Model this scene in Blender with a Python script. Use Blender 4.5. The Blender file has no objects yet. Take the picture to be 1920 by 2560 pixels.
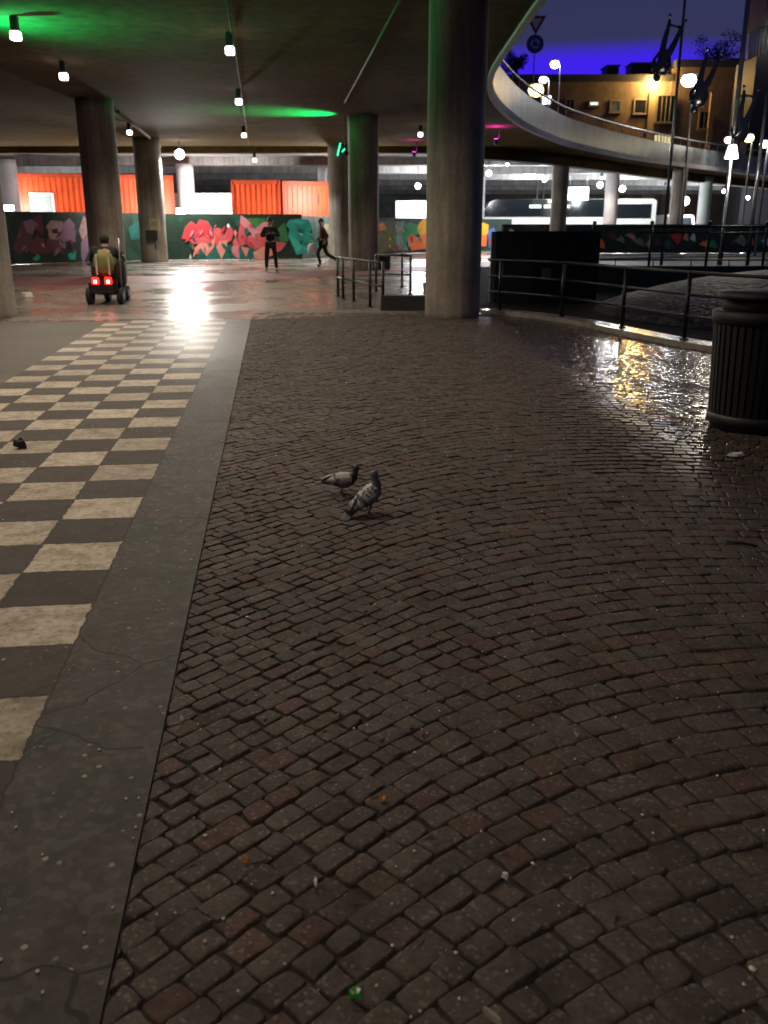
import bpy, bmesh, math, random
import numpy as np
from mathutils import Vector, Matrix, Euler
random.seed(7); rng = np.random.default_rng(7)
R = math.radians; PI = math.pi
S = bpy.context.scene; COL = S.collection

# ------------------------------------------------------------------ camera
F = 2250.0; HZ = 566.0; CAMH = 1.5
PITCH = math.atan((1280 - HZ) / F); CP, SP = math.cos(PITCH), math.sin(PITCH)
cd = bpy.data.cameras.new('camera'); cam = bpy.data.objects.new('camera', cd); COL.objects.link(cam)
cam.location = (0, 0, CAMH); cam.rotation_euler = (PI / 2 - PITCH, 0, 0)
cd.sensor_fit = 'VERTICAL'; cd.sensor_height = 36; cd.lens = 36 * F / 2560
cd.clip_end = 2000; cd.clip_start = 0.05
cd.dof.use_dof = True; cd.dof.focus_distance = 4.2; cd.dof.aperture_fstop = cd.lens / 1000 / 0.0075
S.camera = cam
S.view_settings.view_transform = 'Standard'; S.view_settings.look = 'None'
S.view_settings.exposure = 0; S.view_settings.gamma = 1
S.render.engine = 'CYCLES'
S.cycles.use_adaptive_sampling = True; S.cycles.adaptive_threshold = 0.02
S.cycles.use_denoising = True
S.cycles.max_bounces = 6; S.cycles.sample_clamp_indirect = 4; S.cycles.sample_clamp_direct = 0
S.cycles.caustics_reflective = False; S.cycles.caustics_refractive = False

def ray(px, py):
    u = (1280 - py) / F
    return Vector(((px - 960) / F, CP + u * SP, -SP + u * CP))
def gp(px, py, z=0.0):                       # point of a level plane
    d = ray(px, py); return Vector((0, 0, CAMH)) + d * ((z - CAMH) / d.z)
def at(px, py, Y):                           # point at forward distance Y
    d = ray(px, py); return Vector((0, 0, CAMH)) + d * (Y / d.y)

# ------------------------------------------------------------------ materials
MATS = {}
def nodes(name):
    m = bpy.data.materials.new(name); m.use_nodes = True
    nt = m.node_tree; b = nt.nodes['Principled BSDF']
    return m, nt, b
def N(nt, kind, **kw):
    n = nt.nodes.new(kind)
    for k, v in kw.items(): setattr(n, k, v)
    return n
def ramp(nt, fac, stops):
    r = N(nt, 'ShaderNodeValToRGB'); e = r.color_ramp.elements
    while len(e) < len(stops): e.new(0.5)
    for i, (p, c) in enumerate(stops): e[i].position = p; e[i].color = (*c, 1) if len(c) == 3 else c
    nt.links.new(fac, r.inputs['Fac']); return r.outputs['Color']
def noise(nt, vec, scale, detail=4, rough=0.6):
    n = N(nt, 'ShaderNodeTexNoise'); n.inputs['Scale'].default_value = scale
    n.inputs['Detail'].default_value = detail; n.inputs['Roughness'].default_value = rough
    nt.links.new(vec, n.inputs['Vector']); return n.outputs['Fac']
def pos(nt): return N(nt, 'ShaderNodeNewGeometry').outputs['Position']
def math_(nt, op, a, b=0.0, clamp=False):
    n = N(nt, 'ShaderNodeMath', operation=op, use_clamp=clamp)
    for i, v in enumerate((a, b)):
        if hasattr(v, 'links'): nt.links.new(v, n.inputs[i])
        else: n.inputs[i].default_value = v
    return n.outputs[0]
def mix(nt, fac, a, b, mode='MIX'):
    n = N(nt, 'ShaderNodeMix', data_type='RGBA', blend_type=mode)
    for s, v in ((n.inputs[0], fac), (n.inputs[6], a), (n.inputs[7], b)):
        if hasattr(v, 'links'): nt.links.new(v, s)
        elif isinstance(v, (tuple, list)): s.default_value = (*v, 1) if len(v) == 3 else v
        else: s.default_value = v
    return n.outputs[2]
def bump(nt, b, h, strength=0.3, dist=0.01):
    n = N(nt, 'ShaderNodeBump'); n.inputs['Strength'].default_value = strength; n.inputs['Distance'].default_value = dist
    nt.links.new(h, n.inputs['Height']); nt.links.new(n.outputs[0], b.inputs['Normal'])
def mat(name, col, rough=0.6, var=0.25, scale=6.0, metal=0.0, bmp=0.15, spec=0.5):
    if name in MATS: return MATS[name]
    m, nt, b = nodes(name); p = N(nt, 'ShaderNodeTexCoord').outputs['Object']
    f = noise(nt, p, scale)
    lo = tuple(c * (1 - var) for c in col); hi = tuple(min(1, c * (1 + var)) for c in col)
    nt.links.new(ramp(nt, f, [(0.3, lo), (0.7, hi)]), b.inputs['Base Color'])
    r = N(nt, 'ShaderNodeMapRange'); nt.links.new(f, r.inputs[0])
    r.inputs[3].default_value = max(0.03, rough - 0.1); r.inputs[4].default_value = min(1, rough + 0.1)
    nt.links.new(r.outputs[0], b.inputs['Roughness'])
    b.inputs['Metallic'].default_value = metal; b.inputs['Specular IOR Level'].default_value = spec
    if bmp: bump(nt, b, noise(nt, p, scale * 6), bmp, 0.01)
    MATS[name] = m; return m
def emis(name, col, strength, base=(0.8, 0.8, 0.8)):
    if name in MATS: return MATS[name]
    m, nt, b = nodes(name)
    b.inputs['Base Color'].default_value = (*base, 1)
    b.inputs['Emission Color'].default_value = (*col, 1); b.inputs['Emission Strength'].default_value = strength
    MATS[name] = m; return m

# ------------------------------------------------------------------ mesh builder
class MB:
    def __init__(s): s.v = []; s.f = []; s.sm = []
    def add(s, vs, fs, smooth=False):
        o = len(s.v); s.v += [tuple(v) for v in vs]; s.f += [tuple(i + o for i in f) for f in fs]; s.sm += [smooth] * len(fs); return s
    def box(s, c, size, rz=0.0, rot=None, bev=0.0):
        m = rot or Matrix.Rotation(rz, 3, 'Z'); c = Vector(c); h = [x / 2 for x in size]
        if bev <= 0:
            vs = [c + m @ Vector((sx * h[0], sy * h[1], sz * h[2])) for sz in (-1, 1) for sx, sy in ((-1, -1), (1, -1), (1, 1), (-1, 1))]
            return s.add(vs, [(3, 2, 1, 0), (4, 5, 6, 7), (0, 1, 5, 4), (1, 2, 6, 5), (2, 3, 7, 6), (3, 0, 4, 7)])
        bm = bmesh.new(); bmesh.ops.create_cube(bm, size=1)
        for v in bm.verts: v.co = Vector((v.co.x * size[0], v.co.y * size[1], v.co.z * size[2]))
        bmesh.ops.bevel(bm, geom=bm.edges[:], offset=bev, segments=2, affect='EDGES')
        bm.verts.index_update(); s.add([c + m @ v.co for v in bm.verts], [[v.index for v in f.verts] for f in bm.faces]); bm.free(); return s
    def cyl(s, p0, p1, r0, r1=None, n=12, smooth=True):
        r1 = r0 if r1 is None else r1
        p0, p1 = Vector(p0), Vector(p1); d = (p1 - p0).normalized()
        a = d.orthogonal().normalized(); b = d.cross(a)
        vs = []
        for p, r in ((p0, r0), (p1, r1)):
            for k in range(n): t = 2 * PI * k / n; vs.append(p + a * math.cos(t) * r + b * math.sin(t) * r)
        s.add(vs, [(k, (k + 1) % n, n + (k + 1) % n, n + k) for k in range(n)], smooth)
        s.add(vs[:n], [tuple(range(n))[::-1]]); s.add(vs[n:], [tuple(range(n))]); return s
    def tube(s, pts, r, n=8, closed=False):
        pts = [Vector(p) for p in pts]; m = len(pts); rs = r if isinstance(r, (list, tuple)) else [r] * m
        vs = []; up = None
        for i, p in enumerate(pts):
            d = (pts[min(i + 1, m - 1)] - pts[max(i - 1, 0)]).normalized()
            if up is None: up = d.orthogonal().normalized()
            up = (up - d * up.dot(d)).normalized(); b = d.cross(up)
            for k in range(n): t = 2 * PI * k / n; vs.append(p + (up * math.cos(t) + b * math.sin(t)) * rs[i])
        fs = [(i * n + k, i * n + (k + 1) % n, (i + 1) * n + (k + 1) % n, (i + 1) * n + k) for i in range(m - 1) for k in range(n)]
        s.add(vs, fs, True); s.add(vs[:n], [tuple(range(n))[::-1]]); s.add(vs[-n:], [tuple(range(n))]); return s
    def lathe(s, c, prof, n=24, smooth=True, sx=1, sy=1):
        c = Vector(c); m = len(prof); vs = []
        for r, z in prof:
            for k in range(n): t = 2 * PI * k / n; vs.append(c + Vector((r * sx * math.cos(t), r * sy * math.sin(t), z)))
        s.add(vs, [(i * n + k, i * n + (k + 1) % n, (i + 1) * n + (k + 1) % n, (i + 1) * n + k) for i in range(m - 1) for k in range(n)], smooth)
        s.add(vs[:n], [tuple(range(n))[::-1]]); s.add(vs[-n:], [tuple(range(n))]); return s
    def ell(s, c, r, rot=None, nu=12, nv=8, z0=-1.0):
        m = rot or Matrix.Identity(3); c = Vector(c); vs = []
        a0 = math.asin(max(-1, z0))
        for j in range(nv + 1):
            a = a0 + (PI / 2 - a0) * j / nv
            for k in range(nu):
                t = 2 * PI * k / nu
                vs.append(c + m @ Vector((r[0] * math.cos(a) * math.cos(t), r[1] * math.cos(a) * math.sin(t), r[2] * math.sin(a))))
        s.add(vs, [(j * nu + k, j * nu + (k + 1) % nu, (j + 1) * nu + (k + 1) % nu, (j + 1) * nu + k) for j in range(nv) for k in range(nu)], True)
        return s
    def prism(s, poly, z0, z1):
        n = len(poly); vs = [(x, y, z0) for x, y in poly] + [(x, y, z1) for x, y in poly]
        s.add(vs, [tuple(range(n))[::-1], tuple(range(n, 2 * n))] + [(k, (k + 1) % n, n + (k + 1) % n, n + k) for k in range(n)]); return s
    def strip(s, A, B, smooth=False):        # ribbon between two point lists
        n = len(A); s.add(list(A) + list(B), [(i, i + 1, n + i + 1, n + i) for i in range(n - 1)], smooth); return s
    def build(s, name, m, parent=None, fixn=True):
        me = bpy.data.meshes.new(name); me.from_pydata(s.v, [], s.f)
        me.polygons.foreach_set('use_smooth', s.sm)
        if fixn:
            bm = bmesh.new(); bm.from_mesh(me); bmesh.ops.remove_doubles(bm, verts=bm.verts, dist=1e-5)
            bmesh.ops.recalc_face_normals(bm, faces=bm.faces); bm.to_mesh(me); bm.free()
        me.materials.append(m)
        o = bpy.data.objects.new(name, me); COL.objects.link(o)
        if parent: o.parent = parent
        return o

def tag(o, label=None, cat=None, group=None, kind=None):
    if label: o['label'] = label
    if cat: o['category'] = cat
    if group: o['group'] = group
    if kind: o['kind'] = kind
    return o
def thing(name, label, cat, loc=(0, 0, 0), rz=0.0, group=None):
    o = bpy.data.objects.new(name, None); COL.objects.link(o); o.empty_display_size = 0.2
    o.location = loc; o.rotation_euler = (0, 0, rz); return tag(o, label, cat, group)
def dup(o, loc=None, rz=None, label=None, parent=None):
    c = o.copy(); COL.objects.link(c)
    if parent: c.parent = parent
    if loc is not None: c.location = loc
    if rz is not None: c.rotation_euler = (0, 0, rz)
    if label: c['label'] = label
    for ch in [x for x in list(bpy.data.objects) if x.parent == o]: dup(ch, parent=c)
    return c
def lamp_data(name, kind, power, col, radius=0.1, **kw):
    l = bpy.data.lights.new(name, kind); l.energy = power; l.color = col; l.shadow_soft_size = radius
    for k, v in kw.items(): setattr(l, k, v)
    return l
def light(l, parent, loc, rot=None):
    o = bpy.data.objects.new(l.name, l); COL.objects.link(o); o.parent = parent; o.location = loc
    if rot: o.rotation_euler = rot
    return o

# ------------------------------------------------------------------ world
w = bpy.data.worlds.new('World'); S.world = w; w.use_nodes = True
nt = w.node_tree; bg = nt.nodes['Background']
sky = N(nt, 'ShaderNodeTexSky', sky_type='NISHITA', sun_disc=False)
SUN_EL, SUN_ROT = R(-3.0), R(20)
sky.sun_elevation = SUN_EL; sky.sun_rotation = SUN_ROT
skyc = mix(nt, 1.0, sky.outputs[0], (0.62, 0.50, 1.0), 'MULTIPLY')
sx = N(nt, 'ShaderNodeSeparateXYZ'); nt.links.new(N(nt, 'ShaderNodeTexCoord').outputs['Generated'], sx.inputs[0])
band = N(nt, 'ShaderNodeMapRange', interpolation_type='SMOOTHSTEP'); nt.links.new(sx.outputs['Z'], band.inputs[0])
band.inputs[1].default_value = 0.174; band.inputs[2].default_value = 0.152; band.inputs[3].default_value = 0; band.inputs[4].default_value = 1
az = N(nt, 'ShaderNodeMapRange', interpolation_type='SMOOTHSTEP'); nt.links.new(sx.outputs['X'], az.inputs[0])
az.inputs[1].default_value = 0.36; az.inputs[2].default_value = 0.26
fac = math_(nt, 'MULTIPLY', band.outputs[0], az.outputs[0]); fy = math_(nt, 'GREATER_THAN', sx.outputs['Y'], 0.5); fac = math_(nt, 'MULTIPLY', fac, fy)
SKYC, GLOW = nt, fac
base = mix(nt, 1.0, skyc, (0.17, 0.215, 0.72), 'ADD')
nt.links.new(mix(nt, fac, base, (0.50, 0.16, 8.4)), bg.inputs[0])
bg.inputs[1].default_value = 0.1

# ------------------------------------------------------------------ shared materials
def wet_concrete():
    m, nt, b = nodes('wet pavement'); p = pos(nt)
    f = noise(nt, p, 0.55, 5); g = noise(nt, p, 9, 6); h = noise(nt, p, 60, 3)
    c = ramp(nt, f, [(0.3, (0.15, 0.132, 0.118)), (0.7, (0.23, 0.205, 0.185))])
    c = mix(nt, 0.5, c, ramp(nt, g, [(0.3, (0.55, 0.55, 0.55)), (0.7, (1.25, 1.25, 1.25))]), 'MULTIPLY')
    nt.links.new(c, b.inputs['Base Color'])
    nt.links.new(ramp(nt, f, [(0.38, (0.15,) * 3), (0.62, (0.38,) * 3)]), b.inputs['Roughness'])
    bump(nt, b, h, 0.10, 0.01)
    return m
M_WET = wet_concrete()
def asphalt():
    m, nt, b = nodes('dark asphalt'); p = pos(nt)
    f = noise(nt, p, 0.7, 5); h = noise(nt, p, 70, 3)
    c = ramp(nt, f, [(0.3, (0.045, 0.04, 0.036)), (0.7, (0.085, 0.075, 0.066))])
    nt.links.new(mix(nt, 0.6, c, ramp(nt, h, [(0.35, (0.6,) * 3), (0.65, (1.4,) * 3)]), 'MULTIPLY'), b.inputs['Base Color'])
    b.inputs['Roughness'].default_value = 0.6; bump(nt, b, h, 0.4, 0.01); return m
M_ASPH = asphalt()
def concrete(name, a, bb, rough=0.8, st=0.6):
    m, nt, b = nodes(name); p = pos(nt)
    f = noise(nt, p, 1.1, 6); g = noise(nt, p, 14, 5)
    mp = N(nt, 'ShaderNodeMapping'); mp.inputs['Scale'].default_value = (5, 5, 0.35); nt.links.new(p, mp.inputs[0])
    s = noise(nt, mp.outputs[0], 1.2, 4)
    c = ramp(nt, f, [(0.3, a), (0.7, bb)])
    c = mix(nt, st, c, ramp(nt, s, [(0.35, (0.55, 0.53, 0.5)), (0.6, (1.1,) * 3)]), 'MULTIPLY')
    c = mix(nt, 0.5, c, ramp(nt, g, [(0.3, (0.7,) * 3), (0.7, (1.2,) * 3)]), 'MULTIPLY')
    nt.links.new(c, b.inputs['Base Color']); b.inputs['Roughness'].default_value = rough; bump(nt, b, g, 0.25, 0.02); return m
M_PIL = concrete('pillar concrete', (0.19, 0.168, 0.14), (0.35, 0.315, 0.268), st=0.8)
def soffit_mat():
    m, nt, b = nodes('soffit concrete'); p = pos(nt)
    sp = N(nt, 'ShaderNodeSeparateXYZ'); nt.links.new(p, sp.inputs[0])
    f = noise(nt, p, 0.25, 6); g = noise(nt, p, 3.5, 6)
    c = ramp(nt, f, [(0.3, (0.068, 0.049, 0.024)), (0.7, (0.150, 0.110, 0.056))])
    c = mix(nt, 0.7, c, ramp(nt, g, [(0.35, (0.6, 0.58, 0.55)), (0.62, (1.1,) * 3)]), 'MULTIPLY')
    wv = N(nt, 'ShaderNodeTexWave'); wv.inputs['Scale'].default_value = 2.2; wv.inputs['Distortion'].default_value = 0.15; nt.links.new(p, wv.inputs[0])
    bump(nt, b, g, 0.2, 0.02)
    nt.links.new(c, b.inputs['Base Color']); b.inputs['Roughness'].default_value = 0.9; b.inputs['Specular IOR Level'].default_value = 0.03; return m
M_SOF = soffit_mat()
M_PALE = concrete('pale concrete', (0.40, 0.39, 0.41), (0.55, 0.54, 0.57), st=0.3)
M_GREYDECK = concrete('grey deck concrete', (0.20, 0.20, 0.20), (0.36, 0.36, 0.36))
M_BLACK = mat('black painted steel', (0.006, 0.006, 0.0065), 0.42, 0.3, 20)
M_STEEL = mat('galvanised steel', (0.32, 0.33, 0.34), 0.35, 0.2, 12, metal=0.8)
M_RUB = mat('black rubber', (0.014, 0.014, 0.014), 0.75, 0.3, 30)
M_DARK = mat('dark grey paint', (0.02, 0.02, 0.022), 0.55, 0.3, 10)
M_WHITE = mat('white paint', (0.75, 0.76, 0.76), 0.4, 0.06, 4, bmp=0.03)
M_GLASS = mat('dark glass', (0.01, 0.012, 0.015), 0.08, 0.2, 3, bmp=0)

# ------------------------------------------------------------------ ground
tag(MB().add([(-300, -40, -0.06), (300, -40, -0.06), (300, 600, -0.06), (-300, 600, -0.06)], [(0, 1, 2, 3)]).build('ground', M_ASPH), kind='structure')
WD = Vector((-0.1187, 0.9929, 0)); WL = Vector((0.9929, 0.1187, 0))
def wk(t, l, z=0.0): v = WD * t + WL * l; return Vector((v.x, v.y, z))
LE = -0.393; LT = -0.790; TS = 0.39; T0 = 2.418; LLEFT = LT - 5 * TS; TEND = T0 + 34 * TS
def slab(name, m, quad, th=0.08):
    b = MB(); top = [Vector(q) for q in quad]; bot = [q - Vector((0, 0, th)) for q in top]; n = len(top)
    b.add(top + bot, [tuple(range(n))] + [(i, n + i, n + (i + 1) % n, (i + 1) % n) for i in range(n)])
    return tag(b.build(name, m), kind='structure')

# walkway : checkerboard of pale and dark slabs beside a smooth border strip
def walkway_mat():
    m, nt, b = nodes('walkway slabs'); p = pos(nt)
    def dot(v, off, sc):
        d = N(nt, 'ShaderNodeVectorMath', operation='DOT_PRODUCT'); nt.links.new(p, d.inputs[0]); d.inputs[1].default_value = v
        return math_(nt, 'DIVIDE', math_(nt, 'SUBTRACT', d.outputs['Value'], off), sc)
    t = dot(WD, T0 - 40 * TS, TS); l = dot(WL, LT - 40 * TS, TS)
    wob = noise(nt, p, 16, 3)
    wb = math_(nt, 'MULTIPLY', math_(nt, 'SUBTRACT', wob, 0.5), 0.085)
    t = math_(nt, 'ADD', t, wb); l = math_(nt, 'ADD', l, wb)
    par = math_(nt, 'MODULO', math_(nt, 'ADD', math_(nt, 'FLOOR', t), math_(nt, 'FLOOR', l)), 2)   # 0/1
    inside = math_(nt, 'MULTIPLY', math_(nt, 'LESS_THAN', l, 40.0), math_(nt, 'GREATER_THAN', l, 35.0))
    pale = math_(nt, 'MULTIPLY', math_(nt, 'GREATER_THAN', par, 0.5), inside)
    # joints
    ft = math_(nt, 'ABSOLUTE', math_(nt, 'SUBTRACT', math_(nt, 'FRACT', t), 0.5)); fl = math_(nt, 'ABSOLUTE', math_(nt, 'SUBTRACT', math_(nt, 'FRACT', l), 0.5))
    joint = math_(nt, 'MULTIPLY', math_(nt, 'GREATER_THAN', math_(nt, 'MAXIMUM', ft, fl), 0.484), inside)
    a = noise(nt, p, 28, 6, 0.7); a2 = noise(nt, p, 3.0, 4); a3 = noise(nt, p, 95, 2)
    cp = ramp(nt, a, [(0.33, (0.23, 0.20, 0.16)), (0.46, (0.43, 0.39, 0.325)), (0.72, (0.57, 0.525, 0.445))])
    cdk = ramp(nt, a, [(0.3, (0.060, 0.052, 0.048)), (0.7, (0.085, 0.075, 0.069))])
    # border strip: aggregate with pale chips and greenish stains
    vo = N(nt, 'ShaderNodeTexVoronoi'); vo.inputs['Scale'].default_value = 17; nt.links.new(p, vo.inputs['Vector'])
    chip = math_(nt, 'LESS_THAN', math_(nt, 'ADD', vo.outputs['Distance'], math_(nt, 'MULTIPLY', a3, 0.12)), 0.19)
    sc = N(nt, 'ShaderNodeSeparateColor'); nt.links.new(vo.outputs['Color'], sc.inputs[0])
    vb = N(nt, 'ShaderNodeTexVoronoi'); vb.inputs['Scale'].default_value = 34; nt.links.new(p, vb.inputs['Vector'])
    sb = N(nt, 'ShaderNodeSeparateColor'); nt.links.new(vb.outputs['Color'], sb.inputs[0])
    chip = math_(nt, 'MULTIPLY', chip, math_(nt, 'GREATER_THAN', sc.outputs[0], 0.35))
    chip = math_(nt, 'MULTIPLY', chip, math_(nt, 'MULTIPLY', sc.outputs[1], 1.2))
    cb = ramp(nt, a, [(0.3, (0.040, 0.036, 0.033)), (0.7, (0.076, 0.069, 0.063))])
    cb = mix(nt, math_(nt, 'MULTIPLY', ramp(nt, a2, [(0.50, (0,) * 3), (0.64, (1,) * 3)]), 0.85), cb, (0.030, 0.044, 0.036))
    cb = mix(nt, math_(nt, 'MULTIPLY', math_(nt, 'GREATER_THAN', sb.outputs[0], 0.72), math_(nt, 'MULTIPLY', a, 0.5)), cb, (0.15, 0.14, 0.13))
    cb = mix(nt, chip, cb, (0.30, 0.28, 0.25))
    v2 = N(nt, 'ShaderNodeTexVoronoi', feature='DISTANCE_TO_EDGE'); v2.inputs['Scale'].default_value = 1.5
    dn = N(nt, 'ShaderNodeTexNoise'); dn.inputs['Scale'].default_value = 5; nt.links.new(p, dn.inputs['Vector'])
    ad = N(nt, 'ShaderNodeVectorMath', operation='MULTIPLY_ADD'); nt.links.new(dn.outputs['Color'], ad.inputs[0]); ad.inputs[1].default_value = (0.18,) * 3; nt.links.new(p, ad.inputs[2]); nt.links.new(ad.outputs[0], v2.inputs['Vector'])
    crack = math_(nt, 'MULTIPLY', math_(nt, 'LESS_THAN', v2.outputs['Distance'], 0.008), math_(nt, 'GREATER_THAN', noise(nt, p, 1.3, 2), 0.48))
    cb = mix(nt, crack, cb, (0.02, 0.018, 0.016))
    strip = math_(nt, 'GREATER_THAN', l, 40.0)
    grooves = math_(nt, 'MULTIPLY', math_(nt, 'LESS_THAN', math_(nt, 'ABSOLUTE', math_(nt, 'SUBTRACT', l, 40.0)), 0.012), 1.0)
    wn = N(nt, 'ShaderNodeTexWhiteNoise', noise_dimensions='2D'); cv = N(nt, 'ShaderNodeCombineXYZ')
    nt.links.new(math_(nt, 'FLOOR', t), cv.inputs[0]); nt.links.new(math_(nt, 'FLOOR', l), cv.inputs[1]); nt.links.new(cv.outputs[0], wn.inputs['Vector'])
    tv = ramp(nt, wn.outputs['Value'], [(0.0, (0.74, 0.73, 0.71)), (1.0, (1.12, 1.11, 1.08))])
    dirt = ramp(nt, noise(nt, p, 6.5, 6, 0.7), [(0.36, (0.62, 0.58, 0.53)), (0.56, (1.0,) * 3)])
    cp = mix(nt, 1.0, mix(nt, 1.0, cp, tv, 'MULTIPLY'), dirt, 'MULTIPLY'); cdk = mix(nt, 0.6, cdk, mix(nt, 1.0, tv, dirt, 'MULTIPLY'), 'MULTIPLY'); cb = mix(nt, 0.8, cb, dirt, 'MULTIPLY')
    c = mix(nt, pale, cdk, cp); c = mix(nt, math_(nt, 'MULTIPLY', joint, 0.75), c, (0.03, 0.027, 0.024))
    c = mix(nt, chip, c, mix(nt, 0.5, c, (0.26, 0.24, 0.21)))
    c = mix(nt, strip, c, cb); c = mix(nt, math_(nt, 'MULTIPLY', grooves, 0.7), c, (0.03, 0.027, 0.024))
    nt.links.new(c, b.inputs['Base Color'])
    spy = N(nt, 'ShaderNodeSeparateXYZ'); nt.links.new(p, spy.inputs[0])
    damp = N(nt, 'ShaderNodeMapRange', interpolation_type='SMOOTHSTEP'); nt.links.new(math_(nt, 'ADD', spy.outputs['Y'], math_(nt, 'MULTIPLY', a2, 4.0)), damp.inputs[0]); damp.inputs[1].default_value = 8.5; damp.inputs[2].default_value = 15.0
    rr = mix(nt, damp.outputs[0], (0.80,) * 3, (0.44,) * 3)
    nt.links.new(mix(nt, strip, rr, mix(nt, damp.outputs[0], (0.70,) * 3, (0.44,) * 3)), b.inputs['Roughness'])
    b.inputs['Specular IOR Level'].default_value = 0.3
    hh = math_(nt, 'SUBTRACT', math_(nt, 'MULTIPLY', a, 0.5), math_(nt, 'MULTIPLY', math_(nt, 'MAXIMUM', joint, crack), 1.5))
    bump(nt, b, hh, 0.35, 0.006); return m
M_WALK = walkway_mat()
slab('walkway', M_WALK, [wk(-3, LLEFT), wk(-3, LE), wk(TEND, LE), wk(TEND, LLEFT)])
slab('side_pavement', M_ASPH, [wk(-3, -14, -0.004), wk(-3, LLEFT - 0.004, -0.004), wk(TEND, LLEFT - 0.004, -0.004), wk(TEND, -14, -0.004)])
# smooth wet forecourt beyond the setts
q = [wk(TEND + 0.006, -14, 0), wk(TEND + 0.006, LE, 0), Vector((0.6, 16.55, 0)), Vector((2.2, 16.3, 0)), Vector((3.2, 19, 0)), Vector((5, 22, 0)), Vector((8, 45, 0)), Vector((30, 55, 0)), Vector((40, 100, 0)), Vector((-60, 100, 0)), Vector((-60, 22, 0))]
slab('pavement', M_WET, q)
M_RED = mat('red cycle lane surfacing', (0.21, 0.085, 0.10), 0.5, 0.3, 1.2)
ln0 = [Vector((-30, 22.5, 0.004)), Vector((-12, 23.6, 0.004)), Vector((-6, 25.6, 0.004)), Vector((-1.5, 29.5, 0.004)), Vector((3.5, 34.5, 0.004)), Vector((8, 42, 0.004))]
ln1 = [Vector((-30, 26.8, 0.004)), Vector((-12, 28.0, 0.004)), Vector((-6.8, 29.6, 0.004)), Vector((-2.6, 32.6, 0.004)), Vector((2.0, 37.4, 0.004)), Vector((6.2, 45, 0.004))]
tag(MB().strip(ln0, ln1).build('cycle_lane', M_RED), kind='structure')

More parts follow.
